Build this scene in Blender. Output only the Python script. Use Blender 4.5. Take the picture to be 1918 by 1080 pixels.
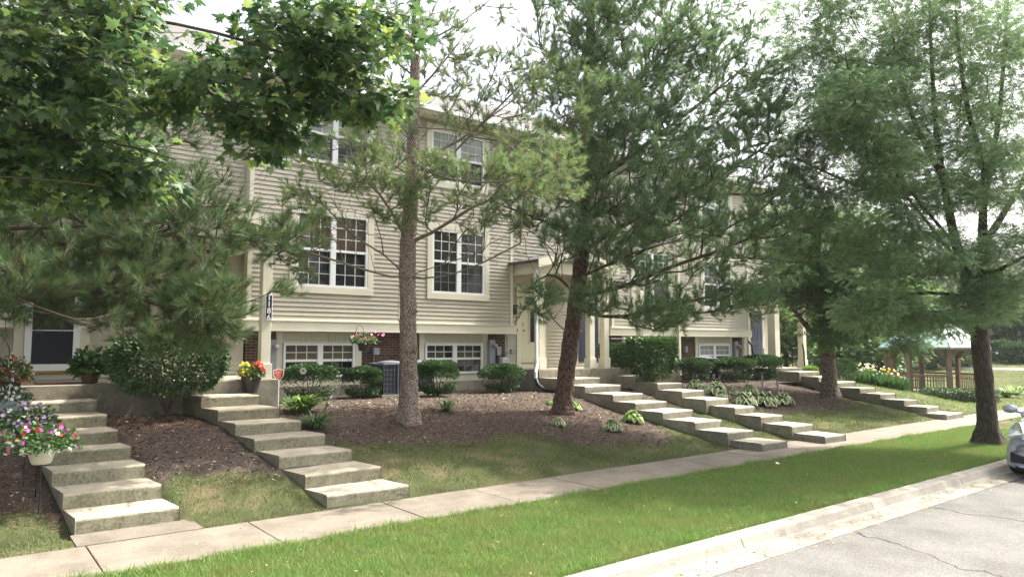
import bpy, math, random
import numpy as np
from mathutils import Vector
random.seed(7); RNG=np.random.default_rng(7)
for o in list(bpy.data.objects): bpy.data.objects.remove(o)
C=bpy.context.scene.collection
SC=bpy.context.scene
# ---------------------------------------------------------------- camera
H=2.12; FPX=1340.0; CX,CY=959.0,540.0
PITCH=math.atan((648-CY)/FPX); YAW=math.atan((2680-CX)/(FPX/math.cos(PITCH)))
cam=bpy.data.cameras.new('camera'); camo=bpy.data.objects.new('camera',cam); C.objects.link(camo)
camo.location=(0,0,H); camo.rotation_euler=(math.pi/2+PITCH,0,YAW-math.pi/2)
cam.sensor_width=36; cam.lens=FPX/1918*36; cam.clip_end=2000; SC.camera=camo
# ---------------------------------------------------------------- sky, sun, exposure
SUN_AZ=math.radians(-9); SUN_EL=math.radians(56)
w=bpy.data.worlds.new('World'); SC.world=w; w.use_nodes=True
nt=w.node_tree; sky=nt.nodes.new('ShaderNodeTexSky'); sky.sky_type='NISHITA'; sky.sun_disc=False
sky.sun_elevation=SUN_EL; sky.sun_rotation=math.pi/2-SUN_AZ; sky.air_density=1.0; sky.dust_density=8.0; sky.ozone_density=.6
bgn=nt.nodes['Background']; hs=nt.nodes.new('ShaderNodeHueSaturation'); hs.inputs['Saturation'].default_value=.45; hs.inputs['Value'].default_value=1.25; nt.links.new(sky.outputs[0],hs.inputs['Color']); nt.links.new(hs.outputs[0],bgn.inputs[0]); bgn.inputs[1].default_value=.15
sl=bpy.data.lights.new('sun','SUN'); so=bpy.data.objects.new('sun',sl); C.objects.link(so)
sl.energy=3.8; sl.angle=math.radians(.6); sl.color=(1,.95,.86)
sd=Vector((math.cos(SUN_EL)*math.cos(SUN_AZ),math.cos(SUN_EL)*math.sin(SUN_AZ),math.sin(SUN_EL)))
so.rotation_euler=sd.to_track_quat('Z','Y').to_euler(); so.location=(20,0,30)
SC.view_settings.view_transform='Standard'; SC.view_settings.look='None'; SC.view_settings.exposure=1.48
SC.view_settings.gamma=1
# ---------------------------------------------------------------- pixel -> world helpers
_F=np.array([math.cos(YAW)*math.cos(PITCH),math.sin(YAW)*math.cos(PITCH),math.sin(PITCH)])
_R=np.array([math.sin(YAW),-math.cos(YAW),0]); _U=np.array([-math.cos(YAW)*math.sin(PITCH),-math.sin(YAW)*math.sin(PITCH),math.cos(PITCH)])
_O=np.array([0,0,H])
def ray(x,y): return _F+_R*((x-CX)/FPX)-_U*((y-CY)/FPX)
def P(x,y,w): return _O+ray(x,y)*w
def atz(x,y,z): d=ray(x,y); return _O+d*((z-H)/d[2])
def aty(x,y,Y): d=ray(x,y); return _O+d*(Y/d[1])
def ss(a,b,x):
    t=np.clip((x-a)/(b-a),0,1); return t*t*(3-2*t)
def zt(X,Y):
    X=np.asarray(X,float); Y=np.asarray(Y,float)
    f1=1-ss(2.6,3.5,X); k=.235-.065*ss(8,13,X)+.03*f1; s=np.maximum(Y-8.9-.42*f1,0); z=k*s; m=.9
    z=np.where(z>m-.15,m-.15+.15*(1-np.exp(-np.maximum(z-m+.15,0)/.15)),z)
    a=24.5+(Y-8.9)*.75
    z=z*(1-.97*ss(a,a+6,X))
    z=z-.25*ss(26,34,X)+1.6*ss(42,72,X)
    z=z+.012*np.sin(X*2.3+Y*1.1)*np.sin(Y*2.9-X*.7)*ss(9.2,10,Y)
    u=(Y-9.43)/.66; ins=(Y>9.3)&(Y<14.2)&(X>1.0-.09*u)&(X<2.34-.07*u)
    return np.where(ins,np.minimum(z,np.maximum(.176*u-.07,-.03)),z)
def G(x,y):
    d=ray(x,y); t=np.arange(2,200,.02); p=_O+d*t[:,None]
    i=np.argmax(p[:,2]<zt(p[:,0],p[:,1])); return p[i]
YB=np.array([[-9,10.1],[.5,10.07],[1.1,9.95],[2.3,10.35],[3.0,10.6],[3.7,10.4],[4.3,9.7],[5.0,11.2],[5.7,11.05],[6.5,10.65],[7.4,10.75],[8.4,10.95],[9.0,10.6],[9.6,10.15],[10.3,9.85],[11.5,9.8],[12.4,10.2],[12.9,11.7],[14.6,12.3],[15.4,11.6],[16.5,11.1],[17.7,10.9],[19.5,10.6],[21.0,10.6],[22.2,11.0],[23.2,12.5],[24.5,30]])
def yb(X): return np.interp(X,YB[:,0],YB[:,1])
# ---------------------------------------------------------------- materials
def mat(name,base,rough=.7,spec=.3,noise=None,bump=None,metal=0,coat=0,trans=0,island=None,coord='Object'):
    """noise=(scale,color2,amount[,detail]); bump=(scale,strength,dist); island=[(pos,col),...] colour per island"""
    m=bpy.data.materials.new(name); m.use_nodes=True; t=m.node_tree; b=t.nodes['Principled BSDF']
    b.inputs['Roughness'].default_value=rough; b.inputs['Specular IOR Level'].default_value=spec
    b.inputs['Metallic'].default_value=metal; b.inputs['Coat Weight'].default_value=coat
    b.inputs['Base Color'].default_value=(*base,1)
    tc=t.nodes.new('ShaderNodeTexCoord'); out=None
    if island:
        g=t.nodes.new('ShaderNodeNewGeometry'); r=t.nodes.new('ShaderNodeValToRGB'); r.color_ramp.interpolation='LINEAR'
        e=r.color_ramp.elements; e[0].position=island[0][0]; e[0].color=(*island[0][1],1); e[1].position=island[-1][0]; e[1].color=(*island[-1][1],1)
        for p,c in island[1:-1]: n_=e.new(p); n_.color=(*c,1)
        t.links.new(g.outputs['Random Per Island'],r.inputs[0]); out=r.outputs[0]
    if noise:
        n=t.nodes.new('ShaderNodeTexNoise'); n.inputs['Scale'].default_value=noise[0]; n.inputs['Detail'].default_value=noise[3] if len(noise)>3 else 4
        t.links.new(tc.outputs[coord],n.inputs[0])
        r2=t.nodes.new('ShaderNodeValToRGB'); r2.color_ramp.elements[0].position=.38; r2.color_ramp.elements[1].position=.66
        t.links.new(n.outputs[0],r2.inputs[0])
        mu=t.nodes.new('ShaderNodeMath'); mu.operation='MULTIPLY'; mu.inputs[1].default_value=noise[2]; t.links.new(r2.outputs[0],mu.inputs[0])
        mx=t.nodes.new('ShaderNodeMix'); mx.data_type='RGBA'; t.links.new(mu.outputs[0],mx.inputs[0])
        mx.inputs[6].default_value=(*base,1); mx.inputs[7].default_value=(*noise[1],1)
        if out: t.links.new(out,mx.inputs[6])
        out=mx.outputs[2]
    if out: t.links.new(out,b.inputs['Base Color'])
    if bump:
        n=t.nodes.new('ShaderNodeTexNoise'); n.inputs['Scale'].default_value=bump[0]; n.inputs['Detail'].default_value=6
        t.links.new(tc.outputs[coord],n.inputs[0]); bp=t.nodes.new('ShaderNodeBump'); bp.inputs['Strength'].default_value=bump[1]; bp.inputs['Distance'].default_value=bump[2]
        t.links.new(n.outputs[0],bp.inputs['Height']); t.links.new(bp.outputs[0],b.inputs['Normal'])
    if trans:
        tr=t.nodes.new('ShaderNodeBsdfTranslucent'); ms=t.nodes.new('ShaderNodeMixShader'); ms.inputs[0].default_value=trans
        if out: t.links.new(out,tr.inputs[0])
        else: tr.inputs[0].default_value=(*base,1)
        t.links.new(b.outputs[0],ms.inputs[1]); t.links.new(tr.outputs[0],ms.inputs[2]); t.links.new(ms.outputs[0],t.nodes['Material Output'].inputs[0])
    return m
M={}
M['trim']=mat('cream_trim',(.66,.63,.50),.55,noise=(1.7,(.56,.54,.43),.5))
M['white']=mat('white_vinyl',(.78,.79,.78),.4)
M['siding']=mat('taupe_siding',(.455,.42,.34),.55,noise=(.9,(.39,.36,.29),.7))
M['bead']=mat('beadboard',(.52,.50,.38),.6)
M['foundation']=mat('foundation_concrete',(.34,.31,.25),.9,noise=(3,(.2,.19,.14),.8),bump=(30,.3,.01))
M['glass']=mat('window_glass',(.012,.014,.018),.04,.6,noise=(.7,(.05,.045,.035),.6))
M['blind']=mat('glass_over_blind',(.10,.075,.05),.06,.6,noise=(3,(.05,.04,.03),.7))
M['greyglass']=mat('glass_over_shade',(.26,.28,.26),.08,.6)
M['muntin']=mat('muntin',(.62,.63,.63),.5)
M['muntin_dark']=mat('muntin_behind_screen',(.16,.18,.20),.5)
M['screen']=mat('insect_screen',(.02,.022,.03),.6)
M['black']=mat('black_metal',(.015,.015,.017),.45,.4)
M['greymetal']=mat('grey_metal',(.27,.29,.31),.5,.4,noise=(6,(.22,.24,.26),.6))
M['lightgrey']=mat('light_grey_plastic',(.48,.49,.48),.5)
M['blue']=mat('blue_door_paint',(.07,.08,.125),.4)
M['doorcream']=mat('cream_door_paint',(.60,.57,.42),.45)
M['brass']=mat('brass',(.5,.36,.10),.35,metal=.8)
M['shingle']=mat('shingle',(.10,.095,.09),.9,noise=(14,(.1,.095,.09),.9),bump=(20,.5,.02))
M['soil']=mat('soil',(.09,.065,.045),1)
M['wood_brown']=mat('stained_wood',(.20,.145,.105),.75,noise=(6,(.14,.10,.075),.7))
M['teal_roof']=mat('teal_metal_roof',(.13,.235,.205),.35,.5)
M['plastic_black']=mat('black_plastic',(.02,.02,.022),.55)
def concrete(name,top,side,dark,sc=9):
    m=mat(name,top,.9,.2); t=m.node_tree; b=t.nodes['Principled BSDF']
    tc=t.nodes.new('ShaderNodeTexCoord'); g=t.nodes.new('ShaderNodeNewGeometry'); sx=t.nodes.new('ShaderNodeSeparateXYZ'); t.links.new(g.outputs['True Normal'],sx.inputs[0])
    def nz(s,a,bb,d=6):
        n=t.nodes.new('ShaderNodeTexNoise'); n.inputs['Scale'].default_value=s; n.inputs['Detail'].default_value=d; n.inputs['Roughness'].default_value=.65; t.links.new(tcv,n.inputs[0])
        r=t.nodes.new('ShaderNodeMapRange'); r.inputs[1].default_value=a; r.inputs[2].default_value=bb; t.links.new(n.outputs[0],r.inputs[0]); return r.outputs[0]
    def mix(f,a,bb):
        x=t.nodes.new('ShaderNodeMix'); x.data_type='RGBA'
        for i,v in ((0,f),(6,a),(7,bb)):
            if isinstance(v,tuple): x.inputs[i].default_value=(*v,1)
            else: t.links.new(v,x.inputs[i])
        return x.outputs[2]
    oi=t.nodes.new('ShaderNodeObjectInfo'); ad=t.nodes.new('ShaderNodeVectorMath'); ad.operation='MULTIPLY_ADD'; ad.inputs[1].default_value=(37,19,11); t.links.new(oi.outputs['Random'],ad.inputs[0]); t.links.new(tc.outputs['Object'],ad.inputs[2])
    for n_ in [q for q in t.nodes if q.type=='TEX_NOISE']: pass
    tcv=ad.outputs[0]
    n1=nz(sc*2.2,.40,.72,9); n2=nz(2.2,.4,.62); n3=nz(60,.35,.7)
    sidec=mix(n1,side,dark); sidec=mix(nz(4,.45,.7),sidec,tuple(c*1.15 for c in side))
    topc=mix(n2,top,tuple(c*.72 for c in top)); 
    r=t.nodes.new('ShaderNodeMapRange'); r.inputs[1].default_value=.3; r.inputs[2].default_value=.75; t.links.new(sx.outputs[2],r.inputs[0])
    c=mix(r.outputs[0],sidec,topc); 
    ov=t.nodes.new('ShaderNodeMapRange'); ov.inputs[3].default_value=.84; ov.inputs[4].default_value=1.1; t.links.new(oi.outputs['Random'],ov.inputs[0]); hv=t.nodes.new('ShaderNodeHueSaturation'); t.links.new(ov.outputs[0],hv.inputs['Value']); t.links.new(c,hv.inputs['Color']); c=hv.outputs[0]
    mm=t.nodes.new('ShaderNodeMix'); mm.data_type='RGBA'; mm.blend_type='MULTIPLY'; mm.inputs[0].default_value=.35
    t.links.new(c,mm.inputs[6]); t.links.new(n3,mm.inputs[7]); t.links.new(mm.outputs[2],b.inputs['Base Color'])
    bp=t.nodes.new('ShaderNodeBump'); bp.inputs['Strength'].default_value=.35; bp.inputs['Distance'].default_value=.012; t.links.new(n3,bp.inputs['Height']); t.links.new(bp.outputs[0],b.inputs['Normal'])
    return m
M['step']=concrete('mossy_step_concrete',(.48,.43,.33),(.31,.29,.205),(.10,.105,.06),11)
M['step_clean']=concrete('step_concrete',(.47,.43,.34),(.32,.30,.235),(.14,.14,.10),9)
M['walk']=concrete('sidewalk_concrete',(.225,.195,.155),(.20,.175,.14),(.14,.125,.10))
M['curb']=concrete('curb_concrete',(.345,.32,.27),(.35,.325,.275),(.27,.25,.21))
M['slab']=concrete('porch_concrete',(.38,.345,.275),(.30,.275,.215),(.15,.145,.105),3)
def brickmat():
    m=mat('red_brown_brick',(.2,.1,.08),.9,.2); t=m.node_tree; b=t.nodes['Principled BSDF']
    tc=t.nodes.new('ShaderNodeTexCoord'); s=t.nodes.new('ShaderNodeSeparateXYZ'); c=t.nodes.new('ShaderNodeCombineXYZ'); t.links.new(tc.outputs['Object'],s.inputs[0]); t.links.new(s.outputs[0],c.inputs[0]); t.links.new(s.outputs[2],c.inputs[1])
    k=t.nodes.new('ShaderNodeTexBrick'); t.links.new(c.outputs[0],k.inputs[0]); k.inputs['Scale'].default_value=1; k.inputs['Brick Width'].default_value=.215; k.inputs['Row Height'].default_value=.0677; k.inputs['Mortar Size'].default_value=.006; k.inputs['Mortar Smooth'].default_value=.2; k.inputs['Bias'].default_value=0
    k.inputs['Color1'].default_value=(.115,.052,.040,1); k.inputs['Color2'].default_value=(.045,.026,.022,1); k.inputs['Mortar'].default_value=(.22,.19,.15,1)
    t.links.new(k.outputs[0],b.inputs['Base Color']); bp=t.nodes.new('ShaderNodeBump'); bp.invert=True; bp.inputs['Strength'].default_value=.8; bp.inputs['Distance'].default_value=.008; t.links.new(k.outputs['Fac'],bp.inputs['Height']); t.links.new(bp.outputs[0],b.inputs['Normal'])
    return m
M['brick']=brickmat()
def barkmat(name,c1,c2,c3,sc=1.0,rough_scale=(14,14,3.2),dist=.03):
    m=mat(name,c1,.95,.15); t=m.node_tree; b=t.nodes['Principled BSDF']; tc=t.nodes.new('ShaderNodeTexCoord'); mp=t.nodes.new('ShaderNodeMapping'); mp.inputs['Scale'].default_value=tuple(v*sc for v in rough_scale); t.links.new(tc.outputs['Object'],mp.inputs[0])
    v=t.nodes.new('ShaderNodeTexVoronoi'); v.feature='DISTANCE_TO_EDGE'; v.inputs['Scale'].default_value=1.3
    n=t.nodes.new('ShaderNodeTexNoise'); n.inputs['Scale'].default_value=1.6; n.inputs['Detail'].default_value=8; t.links.new(mp.outputs[0],n.inputs[0])
    va=t.nodes.new('ShaderNodeVectorMath'); va.operation='ADD'; t.links.new(mp.outputs[0],va.inputs[0]); t.links.new(n.outputs['Color'],va.inputs[1]); t.links.new(va.outputs[0],v.inputs[0])
    r=t.nodes.new('ShaderNodeValToRGB'); e=r.color_ramp.elements; e[0].position=0; e[0].color=(*c2,1); e[1].position=.22; e[1].color=(*c1,1); t.links.new(v.outputs[0],r.inputs[0])
    n2=t.nodes.new('ShaderNodeTexNoise'); n2.inputs['Scale'].default_value=3; n2.inputs['Detail'].default_value=6; t.links.new(mp.outputs[0],n2.inputs[0])
    r2=t.nodes.new('ShaderNodeMapRange'); r2.inputs[1].default_value=.5; r2.inputs[2].default_value=.66; t.links.new(n2.outputs[0],r2.inputs[0])
    mx=t.nodes.new('ShaderNodeMix'); mx.data_type='RGBA'; mx.inputs[7].default_value=(*c3,1); t.links.new(r.outputs[0],mx.inputs[6]); t.links.new(r2.outputs[0],mx.inputs[0]); t.links.new(mx.outputs[2],b.inputs['Base Color'])
    ad=t.nodes.new('ShaderNodeMath'); ad.operation='ADD'; t.links.new(v.outputs[0],ad.inputs[0]); t.links.new(n2.outputs[0],ad.inputs[1])
    bp=t.nodes.new('ShaderNodeBump'); bp.inputs['Strength'].default_value=1; bp.inputs['Distance'].default_value=dist; t.links.new(ad.outputs[0],bp.inputs['Height']); t.links.new(bp.outputs[0],b.inputs['Normal'])
    return m
M['pinebark']=barkmat('grey_pine_bark',(.33,.25,.195),(.05,.035,.027),(.62,.53,.45),1.0,(26,26,13))
M['pinebark2']=barkmat('dark_pine_bark',(.15,.105,.08),(.03,.02,.016),(.24,.14,.10),1.0,(16,16,4))
M['locustbark']=barkmat('dark_locust_bark',(.085,.07,.055),(.03,.025,.02),(.12,.10,.08),1.0,(14,14,3))
M['shagbark']=barkmat('shaggy_bark',(.26,.22,.18),(.05,.04,.03),(.38,.33,.28),1.0,(12,12,9),.05)
M['twig']=mat('twig',(.10,.075,.055),.9,noise=(9,(.06,.045,.035),.7))
M['twig_grey']=mat('grey_twig',(.19,.16,.125),.9,noise=(9,(.12,.1,.08),.7))
M['needle']=mat('pine_needles',(.06,.1,.04),.45,.35,trans=.25,island=[(0,(.035,.08,.035)),(.45,(.075,.145,.05)),(.8,(.13,.21,.075)),(.93,(.20,.20,.09)),(1,(.38,.20,.09))])
M['needle_warm']=mat('yellowing_pine_needles',(.1,.14,.05),.45,.35,trans=.45,island=[(0,(.09,.17,.07)),(.45,(.16,.27,.10)),(.8,(.27,.37,.13)),(.93,(.42,.36,.16)),(1,(.42,.20,.08))])
M['needle_dark']=mat('dark_pine_needles',(.04,.07,.03),.45,.35,trans=.5,island=[(0,(.10,.18,.085)),(.5,(.17,.28,.12)),(.85,(.24,.37,.155)),(.97,(.33,.40,.19)),(1,(.36,.24,.12))])
M['maple']=mat('maple_leaves',(.05,.11,.03),.4,.4,trans=.45,island=[(0,(.04,.085,.038)),(.55,(.08,.145,.05)),(.88,(.14,.22,.06)),(1,(.28,.36,.09))])
M['locust']=mat('locust_leaves',(.07,.13,.05),.5,.3,trans=.45,island=[(0,(.12,.205,.09)),(.5,(.19,.295,.13)),(.9,(.27,.38,.175)),(1,(.35,.45,.20))])
M['locust_dark']=mat('understory_leaves',(.05,.1,.04),.5,.3,trans=.42,island=[(0,(.07,.14,.055)),(.6,(.12,.21,.08)),(.95,(.18,.28,.10)),(1,(.4,.44,.13))])
M['bgleaf']=mat('background_leaves',(.1,.17,.05),.6,.2,trans=.45,island=[(0,(.08,.15,.05)),(.6,(.16,.25,.07)),(1,(.32,.38,.10))])
M['shrub']=mat('clipped_shrub_leaves',(.035,.075,.025),.45,.35,trans=.2,island=[(0,(.03,.07,.025)),(.7,(.06,.12,.038)),(1,(.11,.19,.055))])
M['hedge']=mat('hedge_leaves',(.05,.11,.03),.4,.35,trans=.3,island=[(0,(.03,.07,.022)),(.6,(.055,.12,.03)),(1,(.10,.2,.05))])
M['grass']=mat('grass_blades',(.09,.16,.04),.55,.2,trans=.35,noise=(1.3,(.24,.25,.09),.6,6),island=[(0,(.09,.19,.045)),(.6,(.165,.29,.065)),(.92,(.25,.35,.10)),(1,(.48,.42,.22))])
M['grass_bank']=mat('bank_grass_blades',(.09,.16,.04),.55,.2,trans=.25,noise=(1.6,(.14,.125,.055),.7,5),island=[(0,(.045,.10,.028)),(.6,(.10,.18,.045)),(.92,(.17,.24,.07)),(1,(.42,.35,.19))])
M['grass_dry']=mat('dry_grass_blades',(.12,.13,.05),.6,.2,trans=.2,island=[(0,(.05,.09,.03)),(.5,(.09,.13,.045)),(.75,(.18,.17,.08)),(1,(.36,.29,.16))])
M['chips']=mat('mulch_chips',(.1,.06,.04),.95,.1,island=[(0,(.045,.036,.029)),(.5,(.095,.075,.06)),(.8,(.17,.13,.10)),(.95,(.30,.24,.18)),(1,(.68,.62,.54))])
M['straw']=mat('fallen_pine_needles',(.2,.1,.05),.9,.1,island=[(0,(.08,.045,.032)),(.7,(.17,.095,.062)),(1,(.28,.18,.115))])
M['litter']=mat('leaf_litter',(.4,.3,.15),.9,.1,island=[(0,(.12,.10,.05)),(.6,(.34,.24,.12)),(.9,(.5,.36,.18)),(1,(.75,.72,.66))])
M['lime']=mat('lime_leaves',(.2,.32,.06),.45,.35,trans=.35,island=[(0,(.11,.2,.04)),(1,(.26,.40,.09))])
M['leafgreen']=mat('leaf_green',(.06,.13,.035),.45,.35,trans=.3,island=[(0,(.035,.085,.025)),(1,(.09,.18,.05))])
M['cream_leaf']=mat('cream_leaf_margin',(.55,.58,.34),.5,trans=.3)
M['stalk']=mat('stalk',(.10,.15,.05),.6)
def flower(n,c): M[n]=mat(n,c,.5,.3,trans=.25,noise=(40,tuple(v*.75 for v in c),.6))
for n,c in (('petal_red',(.75,.07,.04)),('petal_coral',(.85,.16,.09)),('petal_yellow',(.85,.68,.05)),('petal_magenta',(.55,.06,.42)),('petal_pink',(.85,.22,.36)),('petal_lilac',(.62,.42,.68)),('petal_white',(.85,.83,.78))): flower(n,c)
M['pot_white']=mat('white_pot',(.62,.60,.52),.5,noise=(8,(.5,.48,.42),.6)); M['pot_grey']=mat('grey_blue_pot',(.28,.31,.38),.5)
M['pot_dark']=mat('dark_plum_pot',(.045,.038,.042),.4,noise=(10,(.07,.06,.062),.6)); M['pot_brown']=mat('brown_pot',(.20,.14,.10),.7,noise=(9,(.15,.1,.08),.6))
# ---------------------------------------------------------------- mesh helpers
def link(o,parent=None):
    C.objects.link(o)
    if parent: o.parent=parent
    return o
def tag(o,label=None,cat=None,group=None,kind=None):
    for k,v in (('label',label),('category',cat),('group',group),('kind',kind)):
        if v: o[k]=v
    return o
def thing(name,label,cat,loc=(0,0,0),group=None):
    o=bpy.data.objects.new(name,None); o.location=tuple(float(v) for v in loc); o.empty_display_size=.2; C.objects.link(o)
    return tag(o,label,cat,group)
def build_np(name,V,F,mats,parent=None,smooth=False,mi=None):
    V=np.asarray(V,np.float32).reshape(-1,3)
    if parent is not None: V=V-np.array(parent_off(parent),np.float32)
    F=np.asarray(F,np.int32); m=bpy.data.meshes.new(name); k=F.shape[1]; n=F.shape[0]
    m.vertices.add(len(V)); m.vertices.foreach_set('co',V.ravel()); m.loops.add(n*k); m.loops.foreach_set('vertex_index',F.ravel())
    m.polygons.add(n); m.polygons.foreach_set('loop_start',np.arange(0,n*k,k,dtype=np.int32)); m.polygons.foreach_set('loop_total',np.full(n,k,np.int32))
    if mi is not None: m.polygons.foreach_set('material_index',np.asarray(mi,np.int32))
    if smooth: m.polygons.foreach_set('use_smooth',np.ones(n,bool))
    m.update(calc_edges=True)
    for a in (mats if isinstance(mats,(list,tuple)) else [mats]): m.materials.append(a)
    return link(bpy.data.objects.new(name,m),parent)
def parent_off(p):
    v=Vector((0,0,0))
    while p is not None: v+=p.location; p=p.parent
    return v
class MB:
    def __init__(s): s.v=[]; s.f=[]; s.mi=[]; s.cm=0
    def add(s,vs,fs):
        b=len(s.v); s.v+= [tuple(float(c) for c in v) for v in vs]; s.f+=[tuple(b+i for i in f) for f in fs]; s.mi+=[s.cm]*len(fs); return s
    def box(s,x0,x1,y0,y1,z0,z1):
        return s.add([(x0,y0,z0),(x1,y0,z0),(x1,y1,z0),(x0,y1,z0),(x0,y0,z1),(x1,y0,z1),(x1,y1,z1),(x0,y1,z1)],[(0,3,2,1),(4,5,6,7),(0,1,5,4),(1,2,6,5),(2,3,7,6),(3,0,4,7)])
    def hexa(s,bot,top):
        n=len(bot); return s.add(list(bot)+list(top),[tuple(range(n))[::-1],tuple(range(n,2*n))]+[(i,(i+1)%n,n+(i+1)%n,n+i) for i in range(n)])
    def tube(s,pts,r,seg=8,cap=True,wob=0):
        pts=[Vector(tuple(float(c) for c in p)) for p in pts]; n=len(pts); rs=r if isinstance(r,(list,tuple,np.ndarray)) else [r]*n
        vs=[]; up=Vector((0,0,1))
        d0=(pts[1]-pts[0]).normalized(); a=d0.cross(up if abs(d0.z)<.9 else Vector((1,0,0))).normalized()
        for i in range(n):
            d=(pts[min(i+1,n-1)]-pts[max(i-1,0)]).normalized(); a=(a-d*a.dot(d)).normalized(); bb=d.cross(a)
            for k in range(seg):
                t=2*math.pi*k/seg; rr=rs[i]*(1+(random.uniform(-wob,wob) if wob else 0)); vs.append(pts[i]+(a*math.cos(t)+bb*math.sin(t))*rr)
        fs=[(i*seg+k,i*seg+(k+1)%seg,(i+1)*seg+(k+1)%seg,(i+1)*seg+k) for i in range(n-1) for k in range(seg)]
        if cap: fs+=[tuple(range(seg))[::-1],tuple((n-1)*seg+k for k in range(seg))]
        return s.add(vs,fs)
    def lathe(s,c,prof,seg=20,sx=1,sy=1):
        vs=[(c[0]+r*sx*math.cos(2*math.pi*k/seg),c[1]+r*sy*math.sin(2*math.pi*k/seg),c[2]+z) for r,z in prof for k in range(seg)]
        n=len(prof); fs=[(i*seg+k,i*seg+(k+1)%seg,(i+1)*seg+(k+1)%seg,(i+1)*seg+k) for i in range(n-1) for k in range(seg)]
        fs+=[tuple(range(seg))[::-1],tuple((n-1)*seg+k for k in range(seg))]
        return s.add(vs,fs)
    def build(s,name,m,parent=None,smooth=False,bevel=0):
        off=parent_off(parent) if parent is not None else Vector((0,0,0))
        me=bpy.data.meshes.new(name); me.from_pydata([(v[0]-off[0],v[1]-off[1],v[2]-off[2]) for v in s.v],[],s.f)
        for a in (m if isinstance(m,(list,tuple)) else [m]): me.materials.append(a)
        if any(s.mi): me.polygons.foreach_set('material_index',s.mi)
        if smooth: me.polygons.foreach_set('use_smooth',[True]*len(s.f))
        o=link(bpy.data.objects.new(name,me),parent)
        if bevel:
            b=o.modifiers.new('bevel','BEVEL'); b.width=bevel; b.segments=2; b.limit_method='ANGLE'
        return o
def copy_tree(o,loc,rotz=0,sc=1,label=None):
    r=o.copy(); C.objects.link(r); r.location=tuple(float(v) for v in loc); r.rotation_euler=(0,0,rotz); r.scale=(sc,)*3
    if label: r['label']=label
    for ch in o.children:
        c=ch.copy(); C.objects.link(c); c.parent=r
        for g in ch.children:
            d=g.copy(); C.objects.link(d); d.parent=c
    return r
# instancing templates into one numpy mesh
def norm(a): return a/np.maximum(np.linalg.norm(a,axis=-1,keepdims=True),1e-9)
def rdir(n,zs=1.0): 
    v=RNG.normal(size=(n,3)); v[:,2]*=zs; return norm(v)
def inst(T,TF,Cn,D,N,S):
    """template verts T (k,3): x side, y along D, z along N"""
    D=norm(D); X=norm(np.cross(D,N)); Z=np.cross(X,D); S=np.broadcast_to(np.asarray(S,float).reshape(-1,1,1) if np.ndim(S) else S,(len(Cn),1,1))
    V=Cn[:,None,:]+S*(T[None,:,0:1]*X[:,None,:]+T[None,:,1:2]*D[:,None,:]+T[None,:,2:3]*Z[:,None,:])
    k=len(T); F=(np.asarray(TF)[None]+(np.arange(len(Cn))*k)[:,None,None]).reshape(-1,len(TF[0]))
    return V.reshape(-1,3),F
LEAF=np.array([(0,0,0),(.28,.45,.05),(0,1,-.05),(-.28,.45,.05)]); LEAF_F=[(0,1,2,3)]
OVAL=np.array([(0,0,0),(.3,.25,.06),(.3,.7,.04),(0,1,-.05),(-.3,.7,.04),(-.3,.25,.06)]); OVAL_F=[(0,1,2,3,4,5)]
_m=[(0,0),(.10,.10),(.42,-.02),(.33,.18),(.62,.38),(.36,.42),(.36,.60),(.17,.55),(.14,.78),(0,1.05)]
_rim=_m+[(-x,y) for x,y in _m[-2:0:-1]]
MAPLE=np.array([(0,.35,.03)]+[(x,y,-abs(x)*.25-.08*max(y-.6,0)) for x,y in _rim]); MAPLE_F=[(0,i+1,(i+1)%len(_rim)+1) for i in range(len(_rim))]
def locust_template(pairs=6):
    V=[];F=[]
    for j in range(pairs):
        for s in (-1,1):
            y=.12+.88*j/pairs; b=len(V); L=.30*(1-.35*abs(j/pairs-.4)); 
            V+=[(0,y,-.10*y*y),(s*L*.5,y+.0,-.02-.1*y*y),(s*L,y+.10,-.08-.1*y*y),(s*L*.5,y+.13,-.02-.1*y*y)]; F.append((b,b+1,b+2,b+3) if s>0 else (b,b+3,b+2,b+1))
    return np.array(V),F
LOC,LOC_F=locust_template()
# ---------------------------------------------------------------- ground, road, walks
def lines(segs):
    out=[]
    for a,b,s in segs: out+=list(np.arange(a,b,s))
    return np.array(out+[segs[-1][1]])
gx=lines([(-400,-60,40),(-60,-12,4),(-12,-2,.5),(-2,27,.11),(27,80,.7),(80,160,8),(160,600,60)])
gy=lines([(-400,-60,40),(-60,3,3),(3,8.6,.4),(8.6,17,.1),(17,50,1),(50,120,7),(120,600,60)])
GX,GY=np.meshgrid(gx,gy,indexing='ij'); GZ=zt(GX,GY)
GZ=np.where((GY<4.95),-.32,GZ); GZ=np.where((GY>=4.95)&(GY<8.95),GZ-.02,GZ)
msk=((GY>yb(GX)+.12*np.sin(GX*3.1)+.08*np.sin(GX*7.7+1)).astype(float))*(GX<25)
V=np.stack([GX,GY,GZ],-1).reshape(-1,3); nx,ny=len(gx),len(gy)
i=np.arange(nx-1)[:,None]*ny+np.arange(ny-1)[None]; F=np.stack([i,i+ny,i+ny+1,i+1],-1).reshape(-1,4)
gm=mat('ground_soil_and_turf',(.1,.09,.04),1,.1); t=gm.node_tree; b=t.nodes['Principled BSDF']; tc=t.nodes.new('ShaderNodeTexCoord')
at=t.nodes.new('ShaderNodeAttribute'); at.attribute_name='mulch'
def nz_(s,d=6,r=.6):
    n=t.nodes.new('ShaderNodeTexNoise'); n.inputs['Scale'].default_value=s; n.inputs['Detail'].default_value=d; n.inputs['Roughness'].default_value=r; t.links.new(tc.outputs['Object'],n.inputs[0]); return n.outputs[0]
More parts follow.
